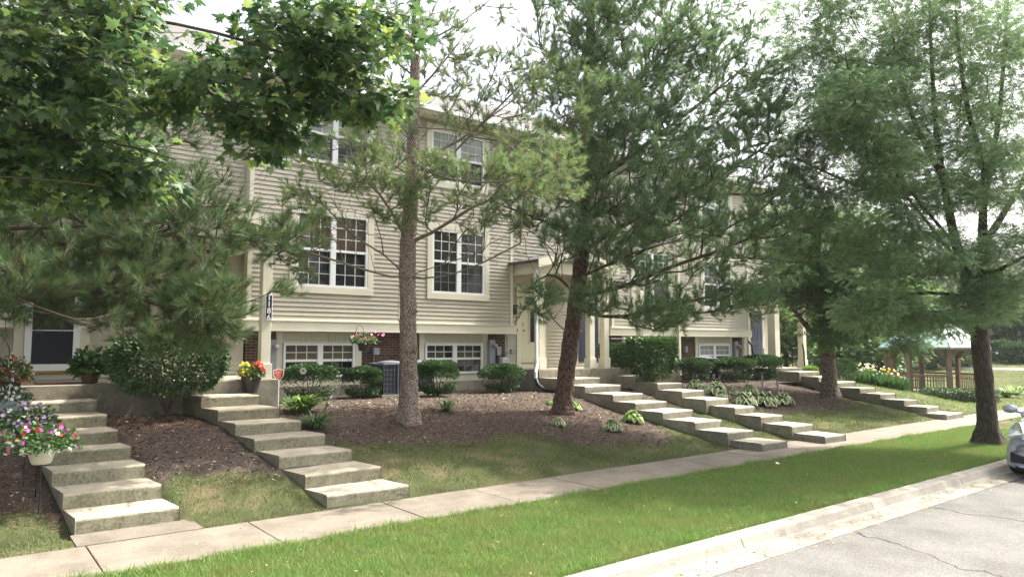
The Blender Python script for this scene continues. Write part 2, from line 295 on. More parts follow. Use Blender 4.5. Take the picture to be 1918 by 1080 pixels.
def ramp_(f,st):
    r=t.nodes.new('ShaderNodeValToRGB'); e=r.color_ramp.elements; e[0].position,e[1].position=st[0][0],st[-1][0]; e[0].color=(*st[0][1],1); e[1].color=(*st[-1][1],1)
    for p,c in st[1:-1]: e.new(p).color=(*c,1)
    t.links.new(f,r.inputs[0]); return r.outputs[0]
turf=ramp_(nz_(1.3),[(.3,(.045,.05,.022)),(.52,(.075,.085,.035)),(.7,(.15,.12,.07))])
mul=ramp_(nz_(28,8,.75),[(.3,(.035,.028,.023)),(.52,(.08,.063,.052)),(.7,(.16,.125,.10))])
mx=t.nodes.new('ShaderNodeMix'); mx.data_type='RGBA'; t.links.new(at.outputs['Fac'],mx.inputs[0]); t.links.new(turf,mx.inputs[6]); t.links.new(mul,mx.inputs[7]); t.links.new(mx.outputs[2],b.inputs['Base Color'])
bp=t.nodes.new('ShaderNodeBump'); bp.inputs['Strength'].default_value=.8; bp.inputs['Distance'].default_value=.03; t.links.new(nz_(40,8,.7),bp.inputs['Height']); t.links.new(bp.outputs[0],b.inputs['Normal'])
g=build_np('ground',V,F,gm,None,True); a=g.data.attributes.new('mulch','FLOAT','POINT'); a.data.foreach_set('value',msk.astype(np.float32).ravel()); tag(g,kind='structure')
# road
rm=mat('worn_pale_asphalt',(.33,.31,.285),.95,.2); t=rm.node_tree; b=t.nodes['Principled BSDF']; tc=t.nodes.new('ShaderNodeTexCoord')
agg=ramp_(nz_(48,8,.85),[(.3,(.045,.043,.04)),(.5,(.135,.13,.122)),(.72,(.27,.258,.24))])
big=ramp_(nz_(1.1,8,.7),[(.3,(.68,.67,.66)),(.5,(.92,.92,.92)),(.68,(1.1,1.1,1.08))])
mm=t.nodes.new('ShaderNodeMix'); mm.data_type='RGBA'; mm.blend_type='MULTIPLY'; mm.inputs[0].default_value=1; t.links.new(agg,mm.inputs[6]); t.links.new(big,mm.inputs[7])
wv=t.nodes.new('ShaderNodeTexVoronoi'); wv.feature='DISTANCE_TO_EDGE'; wv.inputs['Scale'].default_value=.28
nn=t.nodes.new('ShaderNodeTexNoise'); nn.inputs['Scale'].default_value=2.2; nn.inputs['Detail'].default_value=5; t.links.new(tc.outputs['Object'],nn.inputs[0])
va=t.nodes.new('ShaderNodeVectorMath'); va.operation='MULTIPLY_ADD'; va.inputs[1].default_value=(.6,.6,0); t.links.new(nn.outputs['Color'],va.inputs[0]); t.links.new(tc.outputs['Object'],va.inputs[2]); t.links.new(va.outputs[0],wv.inputs[0])
mr=t.nodes.new('ShaderNodeMapRange'); mr.inputs[1].default_value=.001; mr.inputs[2].default_value=.0075; t.links.new(wv.outputs[0],mr.inputs[0])
cr=t.nodes.new('ShaderNodeMix'); cr.data_type='RGBA'; cr.inputs[6].default_value=(.03,.028,.025,1); t.links.new(mr.outputs[0],cr.inputs[0]); t.links.new(mm.outputs[2],cr.inputs[7]); t.links.new(cr.outputs[2],b.inputs['Base Color'])
bp=t.nodes.new('ShaderNodeBump'); bp.inputs['Strength'].default_value=.6; bp.inputs['Distance'].default_value=.008; t.links.new(nz_(70,4,.7),bp.inputs['Height']); t.links.new(bp.outputs[0],b.inputs['Normal'])
tag(MB().add([(-200,-60,-.13),(200,-60,-.13),(200,4.47,-.13),(-200,4.47,-.13)],[(0,1,2,3)]).build('road',rm),kind='structure')
# curb and gutter, in sections with real joints
cb=MB(); prof=[(5.04,-.25),(5.04,.012),(4.90,.012),(4.84,-.005),(4.80,-.09),(4.75,-.112),(4.47,-.122),(4.47,-.25)]
x=-8.0
while x<60:
    L=3.0; n=len(prof); vs=[(x+.006,y,z) for y,z in prof]+[(x+L-.006,y,z) for y,z in prof]
    cb.add(vs,[tuple(range(n)),tuple(range(n,2*n))[::-1]]+[(i,n+i,n+(i+1)%n,(i+1)%n) for i in range(n)]); x+=L
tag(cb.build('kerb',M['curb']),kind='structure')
sw=MB(); x=-6.05
joints=[-6.2,-4.7,-3.2,-1.7,-.2]+[1.23,2.93,4.72,6.2,7.75,9.3]
joints+=[9.3+1.52*k for k in range(1,24)]
for a_,b_ in zip(joints[:-1],joints[1:]):
    sw.box(a_+.006,b_-.006,7.72,8.93,-.12,.006+random.uniform(0,.006))
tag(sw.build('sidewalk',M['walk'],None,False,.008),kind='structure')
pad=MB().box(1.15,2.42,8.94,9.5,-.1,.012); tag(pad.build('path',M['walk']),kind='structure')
# ---------------------------------------------------------------- concrete stairs
S={1:(.176,[(-20,760),(5,782),(35,812),(68,845),(98.5,885),(119.9,928.8),(144,977.3)],[(183.3,748.5),(201.8,777),(220.4,807.2),(245.4,835),(273,867.8),(304,905.4),(338,947.6)]),
2:(.176,[(375.6,743),(407.9,768.9),(443,795.6),(484.4,825.9),(530,856.3),(582,891.9),(624.2,934)],[(487.4,738.8),(523.4,763),(563.4,786.7),(608.9,811.9),(660.7,841.2),(718.2,873.7),(763.6,907.4)]),
3:(.155,[(1070,711),(1114.2,724.2),(1155,740.4),(1199.3,756.7),(1247.2,773.4),(1301.6,791),(1361,811),(1419.6,829)],[(1125,705.9),(1163.4,720),(1205.5,737.6),(1250,751.7),(1298,767.6),(1352.8,786),(1411.5,804.5),(1470.7,822.8)]),
4:(.155,[(1194.3,704.2),(1234.3,718.4),(1276.9,733.7),(1321.9,750),(1372,764),(1424,780.9),(1479.4,797.7),(1538.5,815.5)],[(1240,702),(1278.5,715.9),(1320,731.4),(1365,747),(1415,761.5),(1467,776.3),(1522.5,792.4),(1579.4,810.4)]),
5:(.155,[(1505,697),(1540,706),(1578.9,716.7),(1615.6,727.8),(1654,738.4),(1694.9,750),(1737.5,762.5),(1780.6,777.8)],[(1535,695),(1567,704),(1603,713.8),(1640,725.6),(1678.4,735.6),(1717.8,747.8),(1759,760),(1802.8,772)])}
SL={1:'mossy concrete steps rising behind the hanging flower baskets at far left',2:'mossy concrete steps with the yellow and red flower pot on top',3:'concrete steps rising to the porch just right of the leaning dark pine trunk',4:'concrete steps beside the bed of variegated hostas, rising behind the tall leggy hedge',5:'farthest concrete steps, descending toward the big locust tree by the lily bed'}
for k,(r,L,R) in S.items():
    n=len(L); pl=[];pr=[]
    for j in range(n):
        z=r*(n-j); pl.append(atz(*L[j],z)); pr.append(atz(*R[j],z))
    # regularise: fit straight lines through left corners, even treads
    idx=np.arange(n); ok=slice(0,n)
    PL=np.array(pl);PR=np.array(pr)
    sel=[j for j in range(n) if not(k==1 and j<4)]
    fx=np.polyfit(idx[sel],PL[sel][:,0],1); fxr=np.polyfit(idx,PR[:,0],1); fy=np.polyfit(idx,(PR[:,1]),1)
    st=thing('concrete_stairs',SL[k],'stairs',(float(fx[0]*(n-1)+fx[1]),float(fy[0]*(n-1)+fy[1]),0),'concrete stairs down the bank')
    for j in range(n):
        xl=.5*PL[j,0]+.5*np.polyval(fx,j) if not(k==1 and j<4) else np.polyval(fx,j); xr=.5*PR[j,0]+.5*np.polyval(fxr,j)
        yl=.5*PR[j,1]+.5*np.polyval(fy,j); yr=yl+.0; run=-fy[0]; dx=-fx[0]
        if j==n-1: yl+=.02
        z=r*(n-j); zb=z-.34; back=run+.12; e=.012; bk=dx*back/run
        jit=random.uniform(-.006,.006)
        sg=-abs(bk)*(1 if fx[0]>0 else -1); ns=14; rows=[]; wn=random.uniform(0,6)
        for q in range(ns+1):
            u=q/ns; ex=.010*math.sin(u*9+wn)*.4+random.gauss(0,.0028)-(.012 if random.random()<.06 else 0); xx=xl+(xr-xl)*u; yy=yl+(yr-yl)*u; zz=z+jit*(1-2*u)
            rows.append([(xx,yy-.0+random.gauss(0,.003),zb),(xx,yy-ex*.4,zz-.02-abs(random.gauss(0,.004))),(xx,yy+.016-ex,zz-.001+random.gauss(0,.0015)),(xx+sg*.5,yy+back*.5,zz-.003+random.gauss(0,.001)),(xx+sg,yy+back,zz-.004),(xx+sg,yy+back,zb)])
        mb=MB(); mb.add([p_ for r_ in rows for p_ in r_],[(a*6+b,(a+1)*6+b,(a+1)*6+(b+1)%6,a*6+(b+1)%6) for a in range(ns) for b in range(6)]+[tuple(range(6))[::-1],tuple(ns*6+b for b in range(6))])
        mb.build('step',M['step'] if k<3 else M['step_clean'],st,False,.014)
# ---------------------------------------------------------------- the townhouse row
house=thing('townhouse_row','long beige townhouse row with brick lower level, taupe siding and cream trim behind the pines','townhouses',(9,16.75,.9))
def hb(mb,name,m,par=None,**k): return mb.build(name,m,par or house,**k)
YS=16.5; YW=16.75
def sid(mb,x0,x1,z0,z1,Y,holes=()):
    z=z0
    while z<z1-.01:
        ze=min(z+.108,z1); xs=[(x0,x1)]
        for a,b_,c,d in holes:
            if z+.054>c and z+.054<d:
                nxs=[]
                for p,q in xs:
                    if b_<=p or a>=q: nxs.append((p,q)); continue
                    if a>p: nxs.append((p,a))
                    if b_<q: nxs.append((b_,q))
                xs=nxs
        for p,q in xs:
            mb.add([(p,Y-.028,z),(q,Y-.028,z),(q,Y-.002,ze-.0),(p,Y-.002,ze-.0),(p,Y+.004,z+.0004),(q,Y+.004,z+.0004)],[(0,1,2,3),(4,5,1,0)])
        z+=.108
def window(x0,x1,z0,z1,Y,rows=(3,3),upper='blind',low='glass',trim=.16,lowm='muntin_dark',trimmat='trim',par=None):
    """twin double hung window; Y is the wall face"""
    par=par or house; xm=(x0+x1)/2
    f=MB(); fw=.055
    f.box(x0,x1,Y-.045,Y+.05,z1-fw,z1); f.box(x0,x1,Y-.05,Y+.05,z0,z0+fw)
    for a,b_ in ((x0,x0+fw),(x1-fw,x1),(xm-.07,xm+.07)): f.box(a,b_,Y-.042,Y+.048,z0+fw,z1-fw)
    zm=z0+fw+(z1-z0-2*fw)*.5
    for a,b_ in ((x0+fw,xm-.07),(xm+.07,x1-fw)): f.box(a,b_,Y-.03,Y+.045,zm-.03,zm+.03)
    fo=f.build('window',M['white'],par,bevel=.005)
    for s,(a,b_) in enumerate(((x0+fw,xm-.07),(xm+.07,x1-fw))):
        MB().add([(a,Y+.0,zm+.03),(b_,Y+.0,zm+.03),(b_,Y+.0,z1-fw),(a,Y+.0,z1-fw)],[(0,1,2,3)]).build('pane',M[upper],fo)
        MB().add([(a,Y+.02,z0+fw),(b_,Y+.02,z0+fw),(b_,Y+.02,zm-.03),(a,Y+.02,zm-.03)],[(0,1,2,3)]).build('pane',M[low],fo)
        mu=MB(); ml=MB()
        for q in (1,2):
            xx=a+(b_-a)*q/3; mu.box(xx-.01,xx+.01,Y-.012,Y-.002,zm+.03,z1-fw); ml.box(xx-.008,xx+.008,Y+.008,Y+.018,z0+fw,zm-.03)
        for q in range(1,rows[0]): zz=zm+.03+(z1-fw-zm-.03)*q/rows[0]; mu.box(a,b_,Y-.014,Y-.003,zz-.01,zz+.01)
        for q in range(1,rows[1]): zz=z0+fw+(zm-.03-z0-fw)*q/rows[1]; ml.box(a,b_,Y+.006,Y+.017,zz-.008,zz+.008)
        mu.build('muntin',M['muntin'],fo); ml.build('muntin',M[lowm],fo)
    if trim:
        tm=MB(); tt=trim
        tm.box(x0-tt,x1+tt,Y-.055,Y+.01,z1,z1+tt); tm.box(x0-tt,x1+tt,Y-.057,Y+.01,z0-tt,z0); tm.box(x0-tt,x0,Y-.053,Y+.01,z0,z1); tm.box(x1,x1+tt,Y-.053,Y+.01,z0,z1)
        tm.build('window_trim',M[trimmat],par,bevel=.006)
    return fo
def block(x0,x1,dx,kind):
    big=[(6.36+dx,8.22+dx,3.55,5.36),(10.13+dx,11.87+dx,3.55,5.30)]
    upw=[(6.36+dx,8.22+dx,6.62,8.05),(10.08+dx,11.85+dx,6.62,8.05)]
    low=[(6.19+dx,8.02+dx,1.36,2.19),(10.08+dx,11.98+dx,1.36,2.19)]
    if kind=='left': big=big[1:]; upw=upw[1:]; low=low[1:]
    mb=MB(); sid(mb,x0+.09,x1-.09,2.74,8.32,YS,[(a,b_,c,d) for a,b_,c,d in big+upw]); hb(mb,'siding',M['siding'])
    
    for q0,q1 in ((x0,x0+.10),(x1-.10,x1)): hb(MB().box(q0,q1,YS-.04,YS+.2,2.72,8.32),'corner_board',M['trim'],bevel=.005)
    if kind!='left': hb(MB().box(9.13+dx,9.18+dx,YS-.028,YS,2.745,8.3),'joint_strip',M['siding'])
    bl=MB(); bl.box(x0-.12,x1+.12,YS-.065,YW+.02,2.47,2.72); bl.box(x0-.12,x1+.12,YS-.085,YS-.06,2.70,2.735); hb(bl,'belt_board',M['trim'],bevel=.006)
    # side returns of the overhang
    hb(MB().box(x0+.004,x1-.004,YS+.06,YW+.3,2.73,8.31),'wall_core',M['siding'])
    # brick level
    op=[(a-.17,b_+.2) for a,b_,_,_ in low]; segs=[]; p=x0+.1
    for a,b_ in op: segs.append((p,a)); p=b_
    segs.append((p,x1-.08))
    for a,b_ in segs: hb(MB().box(a,b_,YW,YW+.2,1.16,2.465),'brick_wall',M['brick'])
    hb(MB().box(x0+.1,x1-.08,YW-.03,YW+.25,.4,1.155),'foundation',M['foundation'])
    for a,b_,c,d in low:
        pn=MB(); A,B=a-.168,b_+.198
        pn.box(A,A+.15,YW-.03,YW+.1,1.16,2.465); pn.box(B-.18,B,YW-.03,YW+.1,1.16,2.465); pn.box(A+.15,B-.18,YW-.032,YW+.1,1.16,c)
        pn.box(A+.15,B-.18,YW-.035,YW+.1,d+.002,d+.045)
        hb(pn,'window_surround',M['trim'],bevel=.004)
        bd=MB(); n=int((B-A-.33)/.085); wd=(B-A-.33)/n
        for i in range(n): bd.box(A+.15+i*wd+.004,A+.15+(i+1)*wd-.004,YW-.015,YW+.09,d+.046,2.465)
        bd.box(A+.15,B-.18,YW,YW+.08,d+.046,2.465); hb(bd,'beadboard',M['bead'])
        window(a,b_,c,d,YW-.02,rows=(2,2),upper=('greyglass' if kind=='right' else ('blind' if a<9 else 'glass')),low='glass',trim=0)
    for i,(a,b_,c,d) in enumerate(big): window(a,b_,c,d,YS,rows=(3,3),upper='blind' if (i==0 and kind=='mid') else 'glass',lowm='muntin' if (i==0 and kind=='mid') else 'muntin_dark')
    for a,b_,c,d in upw: window(a,b_,c,d,YS,rows=(3,3),upper='greyglass',low='screen')
block(5.22,12.9,0,'mid'); block(17.02,24.72,11.75,'right'); block(-4.6,.78,-11.75,'left')
# recessed porch walls
def panel_door(x0,x1,z0,z1,Y,m,kind):
    d=MB().box(x0,x1,Y-.04,Y,z0,z1); 
    w_=x1-x0
    o=hb(d,'door',m,bevel=.004)
    if kind=='glazed':
        f=MB(); f.box(x0+.12,x1-.12,Y-.06,Y-.041,z1-.42,z1-.12); f.box(x0+.36*w_,x1-.2*w_,Y-.06,Y-.041,z0+.55,z1-.55); f.build('glazing_bead',M['doorcream'],o)
        g=MB(); g.box(x0+.15,(x0+x1)/2-.02,Y-.065,Y-.0605,z1-.39,z1-.15); g.box((x0+x1)/2+.02,x1-.15,Y-.065,Y-.0605,z1-.39,z1-.15); g.box(x0+.41*w_,x1-.26*w_,Y-.065,Y-.0605,z0+.6,z1-.6); g.build('pane',M['glass'],o)
    if kind=='panels':
        f=MB()
        for c in (0,1):
            a=x0+.12+c*(w_/2-.04)
            for zz0,zz1 in ((z0+.15,z0+.75),(z0+.9,z0+1.5),(z0+1.62,z1-.12)):
                f.box(a,a+w_/2-.2,Y-.052,Y-.041,zz0,zz0+.02); f.box(a,a+w_/2-.2,Y-.052,Y-.041,zz1-.02,zz1); f.box(a,a+.02,Y-.051,Y-.041,zz0+.02,zz1-.02); f.box(a+w_/2-.22,a+w_/2-.2,Y-.051,Y-.041,zz0+.02,zz1-.02)
        f.build('door_panel',m,o)
    if kind=='storm':
        f=MB(); f.box(x0,x1,Y-.09,Y-.045,z0,z0+.13); f.box(x0,x1,Y-.09,Y-.045,z1-.13,z1); f.box(x0,x0+.12,Y-.088,Y-.045,z0+.13,z1-.13); f.box(x1-.12,x1,Y-.088,Y-.045,z0+.13,z1-.13); f.box(x0+.12,x1-.12,Y-.082,Y-.06,z0+.78,z0+.80)
        f.build('storm_frame',M['white'],o,bevel=.004)
        MB().box(x0+.121,x1-.121,Y-.07,Y-.05,z0+.131,z1-.131).build('pane',M['screen'],o)
        MB().box(x0,x1,Y-.12,Y-.05,z0-.05,z0-.003).build('threshold',M['brass'],o)
    k=MB(); k.tube([(x0+.07,Y-.04,z0+.95),(x0+.07,Y-.1,z0+.95)],.012,8); k.lathe((x0+.07,Y-.1,z0+.92),[(.001,0),(.028,.01),(.03,.035),(.001,.06)],10); k.box(x0+.045,x0+.095,Y-.047,Y-.04,z0+1.08,z0+1.2); k.build('handle',M['brass'],o)
    tr=MB(); tr.box(x0-.17,x0-.005,Y-.05,Y-.001,z0-.15,z1+.16); tr.box(x1+.005,x1+.17,Y-.05,Y-.001,z0-.15,z1+.16); tr.box(x0-.004,x1+.004,Y-.052,Y-.001,z1+.004,z1+.16); tr.box(x0-.004,x1+.004,Y-.052,Y-.001,z0-.17,z0-.06)
    hb(tr,'door_trim',M['trim'],bevel=.005)
def porch(x0,x1,Yf,zf,posts,doors,gable,label=None):
    mb=MB(); sid(mb,x0,x1,zf+.02,8.32,YW,[(a-.05,b_+.05,zf,zf+2.45) for a,b_,_,_ in doors]); hb(mb,'porch_siding',M['siding'])
    hb(MB().box(x0-.1,x1+.1,YW+.004,YW+.3,.5,8.31),'wall_core',M['siding'])
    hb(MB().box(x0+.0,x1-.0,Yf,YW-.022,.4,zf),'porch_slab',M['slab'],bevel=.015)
    for a,b_,m,kind in doors: panel_door(a,b_,zf+.17,zf+2.28,YW,M[m],kind)
    for (px,py,wd) in posts:
        p=MB(); h=wd/2; p.box(px-h,px+h,py-h,py+h,zf+.3,4.05); p.box(px-h-.03,px+h+.03,py-h-.03,py+h+.03,zf+.003,zf+.3); p.box(px-h-.025,px+h+.025,py-h-.025,py+h+.025,4.05,4.19)
        hb(p,'porch_column',M['trim'],bevel=.008)
    if gable:
        a,b_=gable; yf=Yf+.02
        be=MB(); be.box(a,b_,yf,yf+.16,4.2,4.5); be.box(a,a+.16,yf+.16,YW-.022,4.203,4.5); be.box(b_-.16,b_,yf+.16,YW-.022,4.203,4.5); hb(be,'porch_beam',M['trim'],bevel=.006)
        xm=(a+b_)/2; pk=4.5+(xm-a)*.24
        hb(MB().box(a+.17,b_-.17,yf+.17,YW-.03,4.42,4.46),'porch_ceiling',M['trim'])
        gf=MB(); z=4.5
        while z<pk-.05:
            f0=(z-4.5)/(pk-4.5); ze=min(z+.108,pk); f1=(ze-4.5)/(pk-4.5)
            gf.add([(a+(xm-a)*f0,yf+.03,z),(b_-(b_-xm)*f0,yf+.03,z),(b_-(b_-xm)*f1,yf+.045,ze),(a+(xm-a)*f1,yf+.045,ze)],[(0,1,2,3)]); z+=.108
        hb(gf,'gable_siding',M['siding'])
        ro=MB(); e=.22
        for s in (-1,1):
            xa=xm; xb=(a-e) if s<0 else (b_+e); zb=4.5-e*.24
            ro.hexa([(xa,yf-.2,pk+.03),(xb,yf-.2,zb+.03),(xb,YW+.1,zb+.03),(xa,YW+.1,pk+.03)],[(xa,yf-.2,pk+.10),(xb,yf-.2,zb+.10),(xb,YW+.1,zb+.10),(xa,YW+.1,pk+.10)])
        hb(ro,'porch_roof',M['shingle'])
        rk=MB()
        for s in (-1,1):
            xb=(a-e) if s<0 else (b_+e); zb=4.5-e*.24
            rk.hexa([(xm,yf-.23,pk-.14),(xb,yf-.23,zb-.14),(xb,yf-.202,zb-.14),(xm,yf-.202,pk-.14)],[(xm,yf-.23,pk+.09),(xb,yf-.23,zb+.09),(xb,yf-.202,zb+.09),(xm,yf-.202,pk+.09)])
        hb(rk,'rake_board',M['trim'])
porch(.78,5.17,14.15,1.47,[(4.93,14.36,.19),(.1,14.4,.19)],[(1.1,2.03,'white','storm'),(3.7,4.5,'doorcream','panels')],(.8,5.1))
porch(12.9,17.02,15.3,1.47,[(13.06,15.44,.2),(15.02,15.44,.2),(15.62,15.44,.2),(16.86,15.1,.2)],[(13.4,14.22,'doorcream','glazed'),(15.72,16.62,'blue','panels')],(12.95,15.72))
porch(24.72,27.15,15.35,1.27,[(24.85,15.5,.32),(26.85,15.5,.24)],[(25.15,25.97,'blue','panels')],(24.7,27.1))
hb(MB().box(26.42,26.6,YW-.02,YW+11,.5,8.31),'end_wall',M['siding'])
# roof
ro=MB(); ro.hexa([(-5,16.1,8.38),(26.9,16.1,8.38),(26.9,22.2,11.4),(-5,22.2,11.4)],[(-5,16.05,8.5),(26.9,16.05,8.5),(26.9,22.2,11.54),(-5,22.2,11.54)])
ro.hexa([(-5,22.2,11.4),(26.9,22.2,11.4),(26.9,28.4,8.38),(-5,28.4,8.38)],[(-5,22.2,11.54),(26.9,22.2,11.54),(26.9,28.4,8.5),(-5,28.4,8.5)]); hb(ro,'roof',M['shingle'])
ea=MB(); ea.box(-5,26.9,16.0,16.045,8.3,8.47); ea.box(-5,26.9,16.047,16.52,8.32,8.36); hb(ea,'eave_fascia',M['trim'])
gu=MB(); gu.box(-5,26.9,15.9,15.998,8.36,8.47); hb(gu,'gutter',M['white'],bevel=.01)
hb(MB().hexa([(26.45,16.5,8.3),(26.45,28,8.3),(26.45,22.2,11.38)],[(26.6,16.5,8.3),(26.6,28,8.3),(26.6,22.2,11.38)]),'gable_end',M['siding'])
# downspouts
ds=MB(); ds.box(12.79,12.87,15.28,15.36,1.72,4.25); ds.tube([(12.83,15.32,1.75),(12.82,15.27,1.62),(12.70,15.16,1.5),(12.62,15.1,1.42),(12.60,15.08,1.2)],.045,8); hb(ds,'downspout',M['white'],bevel=.008)
dp=MB(); dp.tube([(12.60,15.08,1.24),(12.62,15.02,1.08),(12.70,14.85,.95),(12.85,14.6,.93),(13.1,14.3,.90)],.055,10); hb(dp,'drain_pipe',M['plastic_black'],smooth=True)
ds=MB(); ds.box(20.21,20.31,16.3,16.4,1.1,8.3); ds.tube([(20.26,16.35,1.14),(20.27,16.2,.98),(20.31,16.0,.9)],.05,8); hb(ds,'downspout',M['trim'])
# wall fittings
def meter(x0,x1,z0,z1,r,X,Z):
    m=MB().box(x0,x1,YW-.15,YW-.002,z0,z1); o=hb(m,'meter_cabinet',M['greymetal'],bevel=.01)
    l=MB(); v=[]; seg=20
    prof=[(r*1.25,0),(r*1.25,.03),(r,.032),(r,.10),(r*.8,.13),(.001,.135)]
    vs=[(X+q*math.cos(2*math.pi*k/seg),YW-.152-y,Z+q*math.sin(2*math.pi*k/seg)) for q,y in prof for k in range(seg)]
    l.add(vs,[(i*seg+k,(i+1)*seg+k,(i+1)*seg+(k+1)%seg,i*seg+(k+1)%seg) for i in range(5) for k in range(seg)]); l.build('meter_dial',M['greymetal'],o)
    return o
meter(5.78,6.0,1.3,2.28,.06,5.96,2.1); meter(12.16,12.36,1.35,2.3,.06,12.3,2.13); meter(23.95,24.15,1.3,2.3,.065,24.12,2.1)
bx=MB(); bx.box(8.52,8.68,YW-.12,YW-.002,1.9,2.08); bx.tube([(8.55,YW-.06,1.9),(8.54,YW-.05,1.3),(8.5,YW-.05,1.0)],.018,6); hb(bx,'junction_box',M['greymetal'],bevel=.008)
bx=MB(); bx.box(20.98,21.1,YW-.12,YW-.002,1.9,2.12); hb(bx,'junction_box',M['greymetal'],bevel=.008)
bx=MB(); bx.box(12.46,12.62,YW-.1,YW-.002,1.86,2.1); hb(bx,'junction_box',M['greymetal'],bevel=.008)
gm_=MB(); gm_.box(12.52,12.76,YW-.28,YW-.1,1.5,1.8); hb(gm_,'gas_meter',M['lightgrey'],bevel=.03)
gp=MB(); gp.tube([(12.5,YW-.18,1.86),(12.48,YW-.18,1.5),(12.52,YW-.19,1.3),(12.52,YW-.19,.9)],.02,6); gp.tube([(12.7,YW-.19,1.78),(12.72,YW-.19,1.95),(12.85,YW-.15,1.96)],.018,6); hb(gp,'gas_pipe',M['greymetal'])
gp=MB(); gp.tube([(24.22,YW-.15,1.75),(24.55,YW-.15,1.76),(24.56,YW-.15,1.0)],.022,6); hb(gp,'gas_pipe',M['black'])
for X in (13.08,4.88): 
    hb(MB().box(X-.07,X+.07,YW-.06,YW-.02,1.9,2.04),'outlet_box',M['greymetal'],bevel=.008)
wl=MB(); wl.box(13.06,13.16,YW-.16,YW-.02,3.05,3.3); wl.box(13.04,13.18,YW-.18,YW-.02,3.3,3.34); hb(wl,'wall_lantern',M['black'])
hb(MB().box(13.2,13.24,YW-.075,YW-.051,2.55,2.63),'doorbell',M['black'])
hb(MB().box(1.15,2.0,14.4,14.9,1.474,1.487),'doormat',M['petal_red'] and mat('red_brown_mat',(.16,.05,.035),.95))
# number signs
def text_mesh(s,size,name,m,parent,loc,rot,ext=.003,bold=0.0):
    cu=bpy.data.curves.new(name,'FONT'); cu.body=s; cu.size=size; cu.align_x='CENTER'; cu.align_y='CENTER'; cu.extrude=ext; cu.offset=bold; cu.space_line=.85
    o=bpy.data.objects.new(name,cu); C.objects.link(o); dg=bpy.context.evaluated_depsgraph_get(); me=bpy.data.meshes.new_from_object(o.evaluated_get(dg)); bpy.data.objects.remove(o)
    me.materials.clear(); me.materials.append(m); t=link(bpy.data.objects.new(name,me),parent); off=parent_off(parent) if parent else Vector((0,0,0)); t.location=Vector(loc)-off; t.rotation_euler=rot; return t
for (X,Y,z0,z1,s) in ((4.96,14.265,2.64,3.15,'1\n1\n8\n6'),(16.92,14.98,2.62,3.13,'1\n1\n6\n8')):
    pl=MB(); pl.box(X-.075,X+.075,Y-.03,Y-.001,z0,z1); o=hb(pl,'number_sign',M['white'])
    MB().box(X-.057,X+.057,Y-.034,Y-.0305,z0+.02,z1-.02).build('sign_face',mat('sign_navy',(.015,.018,.035),.5),o)
    text_mesh(s,.155,'number_text',M['white'],o,(X,Y-.036,(z0+z1)/2-.008),(math.pi/2,0,0),.001,.002)
# railings
rl=MB()
def rail(x,y,z): 
    rl.tube([(x,y,z),(x,y,z+.75)],.018,6); rl.tube([(x+.75,y,z),(x+.75,y,z+.75)],.018,6); rl.tube([(x,y,z+.75),(x+.75,y,z+.75)],.018,6); rl.tube([(x,y,z+.38),(x+.75,y,z+.38)],.015,6)
rl.tube([(24.1,16.1,2.3),(24.28,16.1,2.15),(24.4,16.12,1.8),(24.42,16.15,1.2)],.035,6); rail(24.42,16.15,1.27)
hb(rl,'railing',M['black'])
rl=MB(); rail(27.3,16.2,1.3); hb(rl,'railing',M['black'])
rl=MB(); rl.tube([(25.85,14.9,2.2),(26.1,15.0,1.9),(26.12,15.0,1.2)],.03,6); hb(rl,'handrail',M['black'])
rl=MB(); rl.tube([(15.85,15.4,1.47),(15.85,15.4,2.35),(16.6,15.4,2.35),(16.6,15.4,1.47)],.018,6); rl.tube([(15.85,15.4,1.9),(16.6,15.4,1.9)],.014,6); hb(rl,'railing',M['black'])
# ---------------------------------------------------------------- leafy builders
def stuffleaves(name,T,TF,Cn,D,N,S,m,parent): 
    V,F=inst(T,TF,Cn,D,N,S); return build_np(name,V,F,m,parent)
def mound(name,label,cat,base,rx,ry,h,n,m='shrub',leaf=.05,group=None,flat=.5,stems=5,bottom=.25,nl=.2):
    base=np.array(base,float); t=thing(name,label,cat,base,group); n=int(n*2.1)
    d=rdir(n); d[:,2]=np.where(RNG.random(n)<.3,-np.abs(d[:,2])*.8,np.abs(d[:,2]))
    d=norm(d); rr=(RNG.random(n)**.16); 
    ph=RNG.random(3)*6
    lump=1+.09*np.sin(d[:,0]*6+ph[0])+.08*np.sin(d[:,1]*7+ph[1])+.06*np.sin(d[:,2]*9+ph[2])+.03*RNG.normal(size=n)
    ex=1.0/np.maximum(np.abs(d[:,2])**3+ (1-np.abs(d[:,2])**3)*1,1)   # keep
    q=d*(rr*lump)[:,None]; q[:,2]=np.sign(q[:,2])*np.abs(q[:,2])**flat
    tp=np.clip(1.0+q[:,2]*.55,.55,1); Cn=base+np.stack([q[:,0]*rx*tp,q[:,1]*ry*tp,h*.45+q[:,2]*h*.55],-1)
    keep=Cn[:,2]>base[2]+.08; Cn=Cn[keep]; d=d[keep]; k=len(Cn)
    D=norm(d+rdir(k)*.8+np.array([0,0,.3])); N=norm(d+rdir(k)*.7)
    stuffleaves('foliage',LEAF*np.array([1.1,1,1]),LEAF_F,Cn,D,N,leaf*(.6+.8*RNG.random(k)),M[m],t)
    s=MB()
    for i in range(stems):
        a=random.uniform(0,6.28); e=base+np.array([math.cos(a)*rx*.6,math.sin(a)*ry*.6,h*.6]); mid=base+np.array([math.cos(a)*rx*.25,math.sin(a)*ry*.25,h*.3])
        s.tube([base+np.array([math.cos(a)*.05,math.sin(a)*.05,-.08]),mid,e],[.018,.014,.006],5)
    s.build('stem',M['twig'],t); return t
